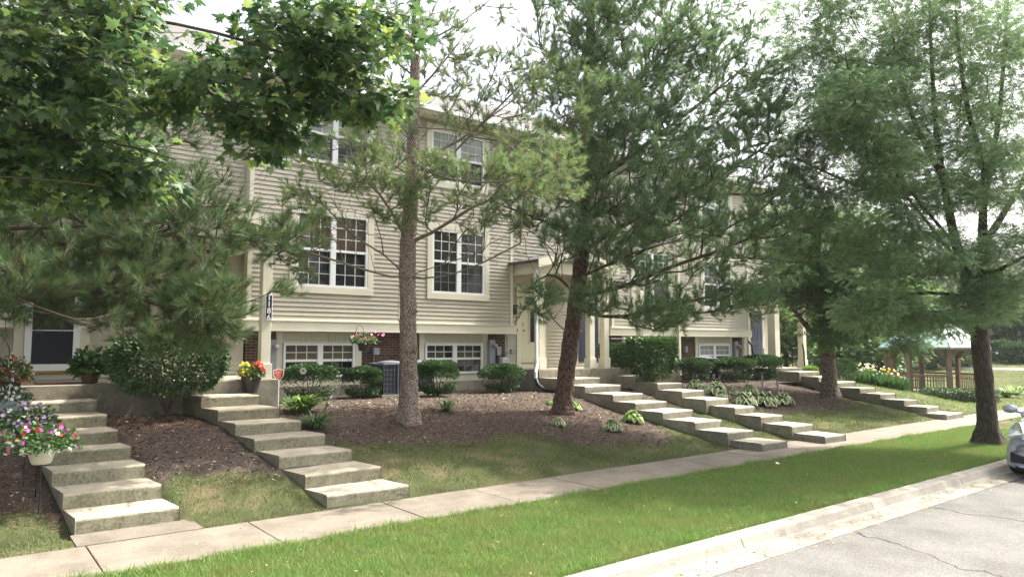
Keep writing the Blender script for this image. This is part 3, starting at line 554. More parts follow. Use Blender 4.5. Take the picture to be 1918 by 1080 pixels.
def tubes_np(chains,seg=5):
    Vs=[];Fs=[];b=0
    for pts,rs in chains:
        pts=np.asarray(pts); n=len(pts); d=np.gradient(pts,axis=0); d=norm(d); a=np.cross(d,np.array([.31,.17,.93])); a=norm(a); bb=np.cross(d,a)
        an=np.arange(seg)*2*math.pi/seg
        ring=pts[:,None]+(a[:,None]*np.cos(an)[None,:,None]+bb[:,None]*np.sin(an)[None,:,None])*np.asarray(rs)[:,None,None]
        Vs.append(ring.reshape(-1,3)); i=np.arange(n-1)[:,None]*seg; k=np.arange(seg)[None]; k2=(k+1)%seg
        Fs.append(np.stack([i+k,i+k2,i+seg+k2,i+seg+k],-1).reshape(-1,4)+b); b+=n*seg
    return np.concatenate(Vs),np.concatenate(Fs)
def grow(seedchains,targets,r0=.006,p=2.3,bias=.35,sag=0.0,step=.35,order=None,curl=.25,zpen=.6):
    """seedchains: list of (pts,None|radii) polylines joined root first. returns chains with radii, ends(pos,dir,chain)"""
    pos=[];par=[];path=[];rad=[];chains=[]
    for pts,rs in seedchains:
        pts=np.asarray(pts,float); first=None
        if pos:
            pp=np.array(pos); j=int(np.argmin(np.linalg.norm(pp-pts[0],axis=1)))
        else: j=-1
        # resample
        seg=np.linalg.norm(np.diff(pts,axis=0),axis=1); cum=np.r_[0,np.cumsum(seg)]; m=max(3,int(cum[-1]/.3)); tt=np.linspace(0,cum[-1],m)
        q=np.stack([np.interp(tt,cum,pts[:,k]) for k in range(3)],-1); 
        if len(q)>4:
            qs=q.copy()
            for _ in range(3): qs[1:-1]=.25*qs[:-2]+.5*qs[1:-1]+.25*qs[2:]
            q=qs
        rr=np.interp(tt,cum,rs) if rs is not None else [None]*m
        ids=[]
        for k in range(m):
            if k==0 and j>=0: ids.append(j); continue
            pos.append(q[k]); par.append(ids[-1] if ids else -1); path.append((path[ids[-1]]+tt[1]) if ids else 0); rad.append(rr[k]); ids.append(len(pos)-1)
        chains.append(ids)
    nseed=len(pos)
    root=np.array(pos[0]); P_=np.zeros((nseed+len(targets)*14,3)); P_[:nseed]=np.array(pos); PA=np.zeros(len(P_)); PA[:nseed]=path; n=nseed
    tg=np.asarray(targets); dd=np.min(np.linalg.norm(tg[:,None]-P_[None,:nseed:2],axis=2),axis=1); od=np.argsort(dd)
    par=list(par); ends=[]
    for ti in od:
        t_=tg[ti]; df=t_-P_[:n]; dist=np.linalg.norm(df,axis=1); cost=dist+bias*PA[:n]+zpen*np.maximum(P_[:n,2]-t_[2],0)
        cost[:4]+=50
        j=int(np.argmin(cost)); L=dist[j]; m=int(min(max(2,L/step),12)); a=P_[j]
        out=norm((t_-root)*np.array([1,1,.15])); c=a+(t_-a)*.5+np.array([0,0,-sag*L])+RNG.normal(size=3)*curl*L*.25
        ids=[j]
        for k in range(1,m+1):
            s=k/m; q=(1-s)**2*a+2*s*(1-s)*c+s*s*t_
            P_[n]=q; PA[n]=PA[j]+L*s; par.append(ids[-1]); ids.append(n); n+=1
        chains.append(ids); e=norm(P_[ids[-1]]-P_[ids[-2]]); ends.append((ids,e))
    area=np.zeros(n); child=np.zeros(n,int)
    for k in range(n-1,-1,-1):
        if area[k]==0: area[k]=r0**p
        if par[k]>=0: area[par[k]]+=area[k] if True else 0
    # along a single chain the area simply accumulates; correct: only tips add
    area=np.zeros(n); haschild=np.zeros(n,bool)
    for k in range(n-1,-1,-1):
        if not haschild[k]: area[k]=r0**p
        if par[k]>=0: haschild[par[k]]=True; area[par[k]]+=area[k]
    R=area**(1/p)
    for k in range(nseed):
        if rad[k] is not None: R[k]=rad[k]
    out=[]
    for ids in chains:
        rr=R[ids].copy(); 
        if len(ids)>1: rr[0]=min(rr[0],rr[1]*1.25)
        out.append((P_[ids],rr))
    return out,ends,P_
def ell(c,r,n,shell=.55):
    d=rdir(n); q=(shell+(1-shell)*RNG.random(n))[:,None]**.7; return np.asarray(c)+d*q*np.asarray(r)
def trunk_obj(mbpts,rads,m,parent,seg=40,name='trunk',bump=.06,flare=None):
    pts=np.asarray(mbpts,float); seg_=np.linalg.norm(np.diff(pts,axis=0),axis=1); cum=np.r_[0,np.cumsum(seg_)]; n=min(int(cum[-1]/.05)+2,260); tt=cum[-1]*np.linspace(0,1,n)**1.25; plate=RNG.normal(size=(n,seg)); plate=(plate+np.roll(plate,1,0)+np.roll(plate,2,0)+.6*np.roll(plate,1,1))/2.2; seg0=seg
    q=np.stack([np.interp(tt,cum,pts[:,k]) for k in range(3)],-1)
    for _ in range(6): q[1:-1]=.25*q[:-2]+.5*q[1:-1]+.25*q[2:]
    r=np.interp(tt,cum,rads); an=np.arange(seg)*2*math.pi/seg; rng_l=RNG.normal(size=n); V=[]
    for i in range(n):
        d=norm(q[min(i+1,n-1)]-q[max(i-1,0)]); a=norm(np.cross(d,[0,1,0])); b_=np.cross(a,d)
        w_=1+bump*(np.sin(an*3+i*.35)*.5+np.sin(an*5-i*.6+1)*.3+plate[i]*.33+(rng_l[i]*.25))
        if flare and tt[i]<flare[0]:
            f=(1-tt[i]/flare[0])**2; w_=w_*(1+flare[1]*f*(1+.45*np.sin(an*5+.7)))
        V.append(q[i]+(np.cos(an)[:,None]*a+np.sin(an)[:,None]*b_)*(r[i]*w_)[:,None])
    V=np.concatenate(V); i=np.arange(n-1)[:,None]*seg; k=np.arange(seg)[None]; k2=(k+1)%seg
    F=np.stack([i+k,i+k2,i+seg+k2,i+seg+k],-1).reshape(-1,4)
    return build_np(name,V,F,m,parent,True)
# pine foliage
def needles(Cn,D,per,L,wd,m,parent,name='needles',spread=(.25,1.0)):
    n=len(Cn); Cn=np.repeat(Cn,per,0); D=np.repeat(D,per,0); k=len(Cn)
    u=rdir(k); u=norm(u-D*np.sum(u*D,1,keepdims=True)); th=RNG.uniform(spread[0],spread[1],k)[:,None]
    nd=norm(D*np.cos(th)+u*np.sin(th)+np.array([0,0,.10])); base=Cn-D*(RNG.random(k)*.11)[:,None]; l=(L*(.75+.45*RNG.random(k)))[:,None]
    sd_=norm(np.cross(nd,rdir(k)))*wd*.5
    V=np.stack([base-sd_,base+sd_,base+nd*l],1).reshape(-1,3); F=np.arange(k*3).reshape(-1,3)
    return build_np(name,V,F,m,parent)
def pine(name,label,base,trunk_pts,trunk_r,limbs,targets,per,L,wd,nm,bark,tufts=5,flare=(.5,.35),bare=None,limbmat='twig_grey',r0=.006,twigmix=.5,bias=.3,sag=.08,spread=(.25,1.0),group=None,seg=44,trunk=True):
    t=thing(name,label,'tree',base,group)
    trunk_obj(trunk_pts,trunk_r,M[bark],t,seg,flare=flare,bump=.065)
    seeds=[(trunk_pts,trunk_r)]+[(l,None) for l in limbs]
    ch,ends,_=grow(seeds,targets,r0=r0,bias=bias,sag=sag)
    ch=ch[1:]
    extra=[];TC=[];TD=[]
    for ids,e in ends:
        pass
    # tufts at chain ends and short side shoots
    for pts,rr in ch[len(limbs):]:
        e=norm(pts[-1]-pts[-2]); tip=pts[-1]
        TC.append(tip); TD.append(norm(e+np.array([0,0,.35])))
        for j in range(tufts-1):
            s=random.uniform(.25,1); i0=s*(len(pts)-1); a=int(i0); f=i0-a; p0=pts[a]*(1-f)+pts[min(a+1,len(pts)-1)]*f
            d=norm(e+rdir(1)[0]*.9+np.array([0,0,.25])); ll=random.uniform(.10,.30); q=p0+d*ll; TC.append(q); TD.append(norm(d+np.array([0,0,.3]))); extra.append((np.array([p0,p0+d*ll*.6+np.array([0,0,-.01]),q]),np.array([.0045,.004,.003])))
    V,F=tubes_np(ch,6); build_np('branches',V,F,M[limbmat],t,True)
    if extra: V,F=tubes_np(extra,3); build_np('twigs',V,F,M['twig'],t,True)
    needles(np.array(TC),np.array(TD),per,L,wd,M[nm],t,spread=spread)
    if bare is not None and len(bare):
        ch2,_,_=grow(seeds,bare,r0=.0035,bias=.5,sag=.0,curl=.5); V,F=tubes_np(ch2[1+len(limbs):],4); build_np('dead_twigs',V,F,M['twig_grey'],t,True)
    return t
# ================= pine A (bare-limbed pine in front of the windows)
wA=13.45; bA=G(765,789); bA[2]-=.08
tA=[bA]+[P(x,y,wA) for x,y in ((766,740),(765,640),(764,560),(763,480),(768,400),(773,300),(776,200),(778,100),(780,0),(782,-120),(783,-260))]
rA=[.195,.175,.158,.152,.15,.14,.12,.10,.085,.07,.05,.02]
def PL(*a): return [P(x,y,w_) for x,y,w_ in a]
limbsA=[PL((762,524,13.4),(700,512,12.9),(640,490,12.4),(590,478,12.0),(545,462,11.7)),
 PL((762,505,13.4),(725,480,13.1),(690,462,13),(668,445,12.9)),
 PL((764,455,13.4),(745,420,13.2),(728,380,13),(700,335,12.8),(660,320,12.5)),
 PL((766,520,13.4),(820,524,13),(880,505,12.7),(930,480,12.5),(975,455,12.3)),
 PL((766,515,13.4),(800,505,13.2),(860,485,13),(905,470,13)),
 PL((770,455,13.4),(820,430,13.2),(850,410,13.1),(890,385,13)),
 PL((773,305,13.5),(820,285,13.7),(880,255,13.9),(930,205,14.1),(985,150,14.3),(1060,60,14.5)),
 PL((773,340,13.5),(800,330,13.8),(850,290,14.1),(900,230,14.4),(960,190,14.6),(1040,130,14.9),(1110,90,15)),
 PL((772,320,13.5),(700,300,13.1),(640,265,12.8),(590,240,12.5)),
 PL((772,345,13.4),(700,360,13),(640,345,12.5),(560,335,12)),
 PL((774,260,13.5),(740,215,13.6),(690,180,13.7),(640,120,13.8)),
 PL((776,180,13.5),(820,130,13.8),(870,70,14),(910,0,14.2)),
 PL((776,150,13.5),(730,110,13.4),(690,50,13.3),(660,-20,13.2)),
 PL((773,300,13.4),(790,320,12.8),(850,340,12.3),(930,345,11.9),(1010,330,11.6),(1060,300,11.5)),
 PL((774,240,13.4),(850,240,13),(930,260,12.7),(1000,285,12.5)),
 PL((777,90,13.4),(840,60,13.4),(900,20,13.4),(960,-40,13.4))]
tgA=np.concatenate([ell(P(620,370,12.4),(.9,.8,.5),26),ell(P(760,330,13.0),(.6,.8,.5),22),ell(P(765,400,12.9),(.7,.5,.28),22),ell(P(560,500,11.8),(.35,.35,.3),8),ell(P(560,440,11.8),(.5,.5,.35),16),
 ell(P(900,300,12.6),(1.0,.9,.5),24),ell(P(1040,340,11.7),(.7,.6,.4),30),ell(P(960,330,12.2),(.6,.5,.35),22),ell(P(960,120,14.4),(1.4,1.2,.9),40),ell(P(1050,190,13.8),(1.0,1.0,.7),34),ell(P(860,60,14),(1.3,1.2,1.0),34),ell(P(690,80,13.5),(1.4,1.1,.9),34),ell(P(620,200,13.2),(1.1,1,.7),22),ell(P(790,-100,13.5),(1.6,1.6,1.2),50),ell(P(880,410,12.9),(.4,.4,.25),9),ell(P(700,240,13.2),(.8,.8,.6),16)])
bareA=np.concatenate([ell(P(640,420,12.3),(.9,.7,.8),110,.1),ell(P(900,420,12.8),(1.0,.7,.8),130,.1),ell(P(720,250,13.2),(1.1,.9,1.0),70,.1),ell(P(950,230,14),(1.3,1,1.0),120,.1),ell(P(820,200,13.6),(1.0,1,1.2),70,.1)])
tgA=np.concatenate([tgA,ell(P(980,200,14),(1.7,1.3,1.1),70),ell(P(870,150,14),(1.2,1.1,1),40),ell(P(1030,300,12.4),(.9,.8,.5),30),ell(P(690,330,12.6),(1.0,.8,.4),40),ell(P(760,320,12.4),(.9,.6,.5),36),ell(P(620,280,12.6),(1,.8,.5),30),ell(P(880,340,12.4),(1,.8,.4),34),ell(P(780,120,13),(1.1,.8,1.2),60),ell(P(770,-40,13),(1.2,1,1.2),50),ell(P(560,400,11.9),(.6,.5,.5),18)])
tgA=tgA[RNG.random(len(tgA))<.68]
pine('pine_tree','sparse pine with pale scaly trunk and bare lower limbs, in front of two big windows',bA,tA,rA,limbsA,tgA,36,.125,.0068,'needle_warm','pinebark',tufts=6,bare=bareA,bias=.25,flare=(.7,.3))
tA_=[o for o in SC.objects if o.name.startswith('pine_tree')][0]
for kx,ky,kr in ((777,583,.035),(776,655,.055),(772,700,.04),(752,665,.03)):
    kp_=P(kx,ky,13.26 if kx>760 else 13.3); kd=norm(_O-kp_); ka=norm(np.cross(kd,[0,0,1])); kb=np.cross(ka,kd); km=MB(); ring=[kp_+(ka*math.cos(q_)*1.0+kb*math.sin(q_)*1.15)*kr for q_ in np.linspace(0,2*math.pi,15)]; km.tube(ring,.013,6,wob=.3); km.tube([kp_-kd*.05,kp_+kd*.012],[kr*.8,kr*.55],8,wob=.2); km.build('knot',M['pinebark'],tA_,smooth=True)
# ================= pine B (dense leaning pine, centre right)
wB=16.0; bB=G(1052,772); bB[2]-=.1; wB=float((bB-_O)@_F)
tB=[bB]+[P(x,y,wB) for x,y in ((1056,740),(1062,690),(1072,620),(1080,560),(1090,480),(1094,400),(1098,280),(1102,160),(1106,40),(1110,-80),(1113,-200))]
rB=[.24,.205,.192,.188,.18,.165,.145,.13,.11,.09,.06,.03]
limbsB=[PL((1082,580,wB),(1140,600,wB-.3),(1190,590,wB-.6),(1260,570,wB-.9),(1330,555,wB-1.1)),
 PL((1082,560,wB),(1120,545,wB-.3),(1170,540,wB-.5),(1250,500,wB-.6),(1350,470,wB-.6),(1440,430,wB-.5)),
 PL((1080,555,wB),(1050,520,wB-.5),(1030,500,wB-1),(990,540,wB-1.4)),
 PL((1092,450,wB),(1040,420,wB-.3),(980,400,wB-.5),(930,380,wB-.6)),
 PL((1092,470,wB),(1150,430,wB),(1250,380,wB+.2),(1350,330,wB+.4),(1440,270,wB+.6)),
 PL((1096,350,wB),(1160,310,wB),(1250,240,wB+.2),(1330,180,wB+.3),(1400,120,wB+.5)),
 PL((1096,330,wB),(1040,300,wB),(990,270,wB),(940,260,wB)),
 PL((1100,230,wB),(1160,180,wB),(1230,110,wB),(1300,40,wB)),
 PL((1102,180,wB),(1060,130,wB),(1010,90,wB),(970,40,wB)),
 PL((1104,90,wB),(1150,40,wB),(1200,-40,wB)),PL((1092,420,wB),(1110,380,wB-1),(1150,360,wB-2),(1200,380,wB-2.6)),
 PL((1084,520,wB),(1130,500,wB-.8),(1190,470,wB-1.5),(1270,450,wB-2)),PL((1096,300,wB),(1130,280,wB+1),(1200,260,wB+2))]
tgB=np.concatenate([ell(P(1270,480,15.4),(2.2,2.0,1.0),260,.35),ell(P(1340,370,15.8),(2.3,2.2,1.3),300,.35),ell(P(1200,300,15.8),(2.1,2.1,1.4),250,.35),ell(P(1300,190,16.3),(2.0,2.0,1.5),230,.35),
 ell(P(1190,90,16.2),(1.9,1.9,1.5),220,.35),ell(P(1060,180,16.2),(1.4,1.5,1.5),120,.35),ell(P(1110,-60,16),(2.0,2.0,1.6),200,.3),ell(P(1420,300,16.2),(1.3,1.5,1.5),150,.35),ell(P(1470,450,16),(.9,1.2,1.2),110,.35),ell(P(1480,350,16.4),(.5,.6,.8),35,.3),
 ell(P(1010,560,14.6),(.45,.45,.38),40,.2),ell(P(1000,330,15.6),(1.1,1.0,.7),80,.35),ell(P(960,400,15.4),(.8,.7,.45),55,.3),ell(P(1120,560,15.4),(.8,.7,.45),60,.3),ell(P(1240,590,15),(1.0,.9,.35),90,.3),ell(P(1380,560,15),(1.1,1.0,.45),90,.3),ell(P(1420,170,16.6),(.9,1.0,1.2),70,.3),ell(P(1150,430,15.3),(1.2,1.0,.8),110,.3)])
tgB=np.concatenate([tgB,ell(P(1150,200,15.4),(2.3,1.2,1.6),260,.2),ell(P(1230,20,16),(2.0,1.6,1.3),170,.2),ell(P(1330,90,16.3),(1.3,1.3,1.3),110,.2),ell(P(1090,60,15.6),(1.3,1.0,1.6),120,.2),ell(P(1090,330,15.3),(1.0,.8,1.0),90,.2),ell(P(1060,440,14.7),(.75,.5,.5),60,.2),ell(P(1250,330,15.2),(1.8,1.0,1.2),120,.2)])
tgB=tgB[RNG.random(len(tgB))<np.where(tgB[:,2]>6.5,.95,.70)]
bareB=np.concatenate([ell(P(1000,430,15.5),(1.2,1,.8),110,.1),ell(P(1180,350,16),(2,1.4,1.6),160,.1),ell(P(1040,570,15),(.6,.5,.5),40,.1)])
pine('pine_tree','dense dark green pine with a thick leaning trunk beside the middle porch steps',bB,tB,rB,limbsB,tgB,32,.135,.0080,'needle_dark','pinebark2',tufts=6,bare=bareB,bias=.22,flare=(.6,.25),limbmat='twig')
# ================= pine C (left, trunk outside the picture)
wC=10.2; bC=P(-260,860,9.9); bC[2]=float(zt(bC[0],bC[1]))-.1
tC=[bC]+[P(x,y,10.2) for x,y in ((-255,700),(-250,500),(-245,300),(-240,100),(-235,-100),(-230,-300))]
rC=[.27,.22,.19,.17,.14,.11,.06]
limbsC=[PL((-252,560,10.2),(-100,570,10),(60,560,9.9),(200,540,9.9),(330,555,9.9),(420,600,9.8)),
 PL((-250,500,10.2),(-80,500,10),(100,480,10.1),(220,540,10.2),(350,600,10.2),(480,560,10.2)),
 PL((-248,440,10.2),(-60,430,10.2),(120,425,10.3),(250,420,10.4),(330,370,10.4),(405,335,10.4)),
 PL((-246,340,10.2),(-60,330,10.5),(120,320,10.8),(260,300,11),(360,230,11.1),(420,190,11.1)),
 PL((-244,250,10.2),(-60,220,10.6),(100,200,11),(240,180,11.2)),PL((-242,150,10.2),(-80,110,10.5),(60,80,10.8),(180,60,11)),
 PL((-250,480,10.2),(-60,520,9.3),(80,580,8.8),(180,610,8.6)),PL((-250,520,10.2),(0,480,10.6),(200,440,11),(400,440,11.2),(520,470,11.4)),PL((-245,300,10.2),(0,300,9.6),(200,330,9.4),(330,350,9.4))]
tgC=np.concatenate([ell(P(60,530,9.6),(1.3,1.2,.48),90,.3),ell(P(250,555,9.8),(1.1,1.1,.42),75,.3),ell(P(385,570,9.9),(.62,.7,.42),75,.3),ell(P(535,545,10.2),(.25,.3,.12),4,.3),ell(P(120,450,10.2),(1.5,1.3,.55),90,.3),
 ell(P(330,470,10.2),(1.1,1.1,.5),85,.3),ell(P(340,370,10.4),(.9,1,.5),60,.3),ell(P(130,350,10.6),(1.5,1.4,.7),110,.3),ell(P(300,220,11),(1.2,1.2,.8),60,.3),ell(P(60,180,10.8),(1.5,1.4,1.0),90,.3),ell(P(60,20,10.8),(1.4,1.5,.9),60,.3),ell(P(470,430,10.8),(.7,.7,.4),22,.3),ell(P(-150,300,10.2),(1.6,1.6,2.2),120,.3),ell(P(40,575,9.2),(.9,.7,.18),24,.3),ell(P(330,625,9.8),(.9,.7,.18),40,.3),ell(P(520,460,11.2),(.5,.6,.4),16,.3),ell(P(-200,-100,10.3),(2,2,1.5),70,.3)])
bareC=np.concatenate([ell(P(400,260,11),(1.2,1.2,.9),90,.1),ell(P(440,400,10.8),(1,1,.7),90,.1)])
pine('pine_tree','long-needled pine sweeping in low over the left-hand doorway from a trunk out of view',bC,tC,rC,limbsC,tgC,44,.17,.0058,'needle','pinebark',tufts=5,bare=bareC,bias=.2,sag=.1,spread=(.2,.85),limbmat='twig')
# ================= broadleaf trees
def leafy(name,label,base,trunk_pts,trunk_r,limbs,targets,bark,lm,tmpl,tf,per,leafsize,reach,droop=.25,flare=(.6,.5),limbmat=None,r0=.004,up=.9,group=None,bias=.3,seg=40,zpen=.5,p=2.3):
    t=thing(name,label,'tree',base,group)
    trunk_obj(trunk_pts,trunk_r,M[bark],t,seg,flare=flare,bump=.05)
    seeds=[(trunk_pts,trunk_r)]+[(l if isinstance(l,list) else l[0],None if isinstance(l,list) else l[1]) for l in limbs]
    ch,ends,_=grow(seeds,targets,r0=r0,bias=bias,sag=-.04,zpen=zpen,p=p); ch=ch[1:]
    V,F=tubes_np(ch,6); build_np('branches',V,F,M[limbmat or bark],t,True)
    tips=np.array([c[0][-1] for c in ch[len(limbs):]]+[c[0][len(c[0])//2] for c in ch[len(limbs):]]); dirs=np.array([norm(c[0][-1]-c[0][-2]) for c in ch[len(limbs):]]*2)
    n=len(tips)*per; T=np.repeat(tips,per,0); D0=np.repeat(dirs,per,0)
    o=rdir(n,.3)*(RNG.random(n)**.6*reach)[:,None]; Cn=T+o+D0*reach*.3; D=norm(norm(o)*.8+D0*.5+rdir(n)*.5-np.array([0,0,droop])); N=norm(np.array([0,0,up])+rdir(n)*.55)
    stuffleaves('leaves',tmpl,tf,Cn,D,N,leafsize*(.5+.85*RNG.random(n)),M[lm],t); return t
# locust by the road
bL=G(1852,830); bL[2]-=.06; wl_=float((bL-_O)@_F)
tL=[bL]+[P(x,y,wl_) for x,y in ((1850,800),(1846,740),(1840,680),(1833,610),(1828,560),(1820,520))]
rL=[.24,.20,.182,.178,.17,.15,.10]
def PW(a,b_,*q): return ([P(x,y,w_) for x,y,w_ in q],list(np.linspace(a,b_,len(q))))
W=wl_
limbsL=[PW(.13,.02,(1828,570,W),(1810,520,W),(1790,460,W-.2),(1778,400,W-.4),(1765,330,W-.6),(1752,240,W-.8),(1745,120,W-.9),(1740,-20,W-1)),
 PW(.14,.025,(1832,590,W),(1845,520,W+.1),(1842,460,W+.2),(1838,400,W+.3),(1850,330,W+.3),(1870,240,W+.4),(1880,120,W+.5),(1890,-40,W+.6)),
 PW(.05,.008,(1810,520,W),(1780,470,W+.4),(1740,420,W+.8),(1700,370,W+1.2),(1640,300,W+1.4),(1570,230,W+1.6),(1500,180,W+1.7)),
 PW(.04,.006,(1790,460,W),(1740,400,W-.8),(1690,340,W-1.5),(1640,280,W-2.0),(1600,200,W-2.2),(1580,80,W-2.4)),
 PW(.05,.015,(1820,560,W),(1760,545,W-.3),(1700,550,W-.6),(1640,560,W-.8)),
 PW(.09,.02,(1842,460,W),(1880,400,W+.6),(1920,330,W+1),(1960,250,W+1.2)),
 PW(.07,.02,(1765,330,W-.6),(1720,250,W-.8),(1690,170,W-1),(1670,60,W-1.2)),
 PW(.07,.02,(1850,330,W),(1820,240,W-.5),(1800,140,W-.9),(1790,20,W-1.2)),
 PW(.06,.02,(1700,370,W+1.2),(1640,360,W+1.2),(1560,330,W+1),(1500,300,W+.8)),PW(.06,.02,(1845,520,W),(1880,500,W-.8),(1920,480,W-1.5))]
tgL=np.concatenate([ell(P(1600,190,W-2.1),(.9,.8,1.0),60,.2),ell(P(1650,300,W-1.8),(.9,.8,.7),50,.2),ell(P(1700,480,W-.4),(1.7,1.4,.75),120,.3),ell(P(1620,400,W),(1.6,1.6,.9),120,.3),ell(P(1560,290,W+.5),(1.7,1.7,1.1),100,.3),ell(P(1500,180,W+1),(1.3,1.6,1.2),70,.3),ell(P(1650,200,W-.6),(1.9,1.8,1.5),150,.3),ell(P(1620,60,W-.6),(2.1,2,1.6),150,.3),
 ell(P(1760,120,W-.5),(2,2,1.7),150,.3),ell(P(1880,150,W),(1.8,1.8,1.8),130,.3),ell(P(1880,330,W),(1.4,1.4,1.0),100,.3),ell(P(1900,480,W-.6),(1.2,1.2,.8),90,.3),ell(P(1770,330,W-.8),(1.5,1.5,1.0),110,.3),ell(P(1840,560,W-.6),(.8,.8,.45),50,.3),ell(P(1500,20,W+.5),(1.3,1.6,1.3),50,.3),ell(P(1750,-120,W),(3,3,1.5),120,.3),ell(P(1650,580,W-.6),(1.3,1,.4),70,.3),ell(P(1760,600,W-.5),(.7,.7,.3),30,.3)])
leafy('locust_tree','tall honey locust with dark multi-stemmed trunk on the verge beside the parked car',bL,tL,rL,limbsL,tgL,'locustbark','locust',LOC,LOC_F,22,.14,.30,flare=(.7,.55),r0=.0035)
# tree C shaggy trunk
bT=G(1555,739); bT[2]-=.08; W2=float((bT-_O)@_F)
tT=[bT]+[P(x,y,W2) for x,y in ((1553,700),(1550,650),(1545,600),(1538,540),(1530,470),(1525,400))]
rT=[.27,.225,.21,.19,.16,.12,.06]
limbsT=[PW(.13,.03,(1548,655,W2),(1525,625,W2-.2),(1500,600,W2-.4),(1480,570,W2-.6),(1460,540,W2-.8)),PW(.12,.03,(1545,600,W2),(1580,560,W2),(1620,530,W2),(1670,520,W2)),PW(.1,.03,(1540,540,W2),(1500,480,W2),(1470,430,W2)),PW(.08,.03,(1545,610,W2),(1570,600,W2-.8),(1620,590,W2-1.6),(1680,600,W2-2)),PW(.08,.03,(1535,500,W2),(1570,450,W2),(1600,400,W2))]
tgT=np.concatenate([ell(P(1600,560,W2-.6),(1.8,1.8,.75),170,.3),ell(P(1510,520,W2-.5),(1.3,1.6,1.0),150,.3),ell(P(1560,450,W2),(2.0,2,1.1),160,.3),ell(P(1680,590,W2-1),(1.2,1.2,.6),90,.3),ell(P(1640,500,W2),(1.5,1.6,.9),110,.3),ell(P(1470,440,W2),(1.0,1.2,1),70,.3),ell(P(1560,620,W2-.8),(1.0,1,.4),40,.3),ell(P(1700,640,W2-1),(.5,.5,.25),16,.3)])
leafy('bark_tree','shaggy grey-barked tree in the mulch bed left of the gazebo',bT,tT,rT,limbsT,tgT,'shagbark','locust_dark',LOC,LOC_F,17,.2,.45,flare=(.5,.35),r0=.0035)
# maple overhead at left, trunk beyond the frame
bM=np.array([-2.2,6.6,0.]); 
tM=[bM,(-2.15,6.6,1.5),(-2.1,6.55,2.8),(-2.0,6.5,4.2),(-1.9,6.4,6),(-1.8,6.3,8.5)]
limbsM=[PL((-420,330,6.6),(-150,300,6.2),(60,260,6.0),(200,250,6),(330,300,5.9)),PL((-400,200,6.6),(-100,150,6.1),(100,100,5.9),(300,120,5.8),(450,200,5.8),(560,280,5.8)),
 PL((-380,60,6.6),(-50,30,6.1),(200,20,5.9),(420,60,5.8),(620,130,5.8),(760,180,5.8)),PL((-380,-60,6.6),(0,-60,6),(300,-50,5.9),(550,-10,5.8),(760,30,5.8)),PL((-400,380,6.6),(-150,340,6.3),(20,330,6.1),(130,350,6)),PL((-400,300,6.6),(-100,330,5.4),(80,330,5.1),(200,350,5))]
tgM=np.concatenate([ell(P(120,250,6),(.8,.9,.45),80,.15),ell(P(60,120,6),(.8,1,.5),90,.15),ell(P(40,330,6),(.5,.7,.28),45,.15),ell(P(230,330,5.9),(.45,.5,.18),40,.15),ell(P(280,160,5.9),(.5,.7,.35),34,.15),ell(P(420,150,5.8),(.45,.5,.3),26,.15),ell(P(540,60,5.8),(.5,.6,.28),36,.15),ell(P(660,50,5.8),(.5,.6,.28),42,.15),ell(P(560,190,5.8),(.45,.5,.17),28,.15),ell(P(700,190,5.8),(.30,.35,.1),18,.15),ell(P(500,260,5.8),(.25,.3,.13),12,.15),ell(P(150,20,6),(1.0,1.1,.35),70,.15),ell(P(200,-60,5.9),(1.0,1.2,.3),34,.15),ell(P(460,230,5.8),(.3,.3,.15),14,.15),ell(P(600,130,5.8),(.35,.4,.15),24,.15),ell(P(-60,200,6),(.6,.7,.8),60,.15),ell(P(190,365,5.9),(.18,.2,.1),7,.15)])
leafy('maple_tree','maple branches with pointed green leaves reaching in over the upper left',bM,tM,[.2,.17,.16,.14,.11,.06],limbsM,tgM,'locustbark','maple',MAPLE,MAPLE_F,7,.095,.18,droop=.55,limbmat='twig',r0=.003,up=.8,bias=.15,p=2.6)
# background trees
bgt=[(1470,700,44,5.5,2.6),(1530,690,52,8,3.4),(1590,690,48,6,3),(1650,690,58,7.5,3.6),(1700,680,66,8,4),(1440,690,60,12,4.5),(1760,660,78,9,4.5),(1870,650,64,6.5,2.8),(1610,700,40,3.2,2.2),(1350,600,60,13,5),(1905,640,62,7,2.6)]
kinds=['small rounded tree with sunlit yellow-green leaves behind the end porch column','bushy green tree right of the end porch behind the shaggy trunk','leafy tree behind the lily bed left of the gazebo','broad green tree rising behind the gazebo roof at left','broad green tree directly behind the gazebo','tall tree showing above the row end roof','far tree right behind the gazebo roof peak','slender tree in front of the far white building','low dark spreading tree beside the lily bed','tall tree behind the row roof','rightmost slender tree before the far white building']
for i,(x,y,w_,h,r) in enumerate(bgt):
    b_=P(x,648,w_); b_[2]=float(zt(b_[0],b_[1])); tp=[b_-np.array([0,0,.1]),b_+np.array([0.1,0,h*.3]),b_+np.array([0,.1,h*.75])]
    n=int(90*r/3); cc=b_+np.array([0,0,h*.58]); tg=ell(cc,(r,r,h*.42),n,.3)
    leafy('background_tree',kinds[i],b_,tp,[.2,.16,.05],[],tg,'locustbark','bgleaf' if i not in (8,5,9) else 'locust_dark',LEAF*np.array([1.3,1,1]),LEAF_F,55,.26,.8,flare=None,r0=.012,group='trees beyond the row',seg=8,bias=.4)
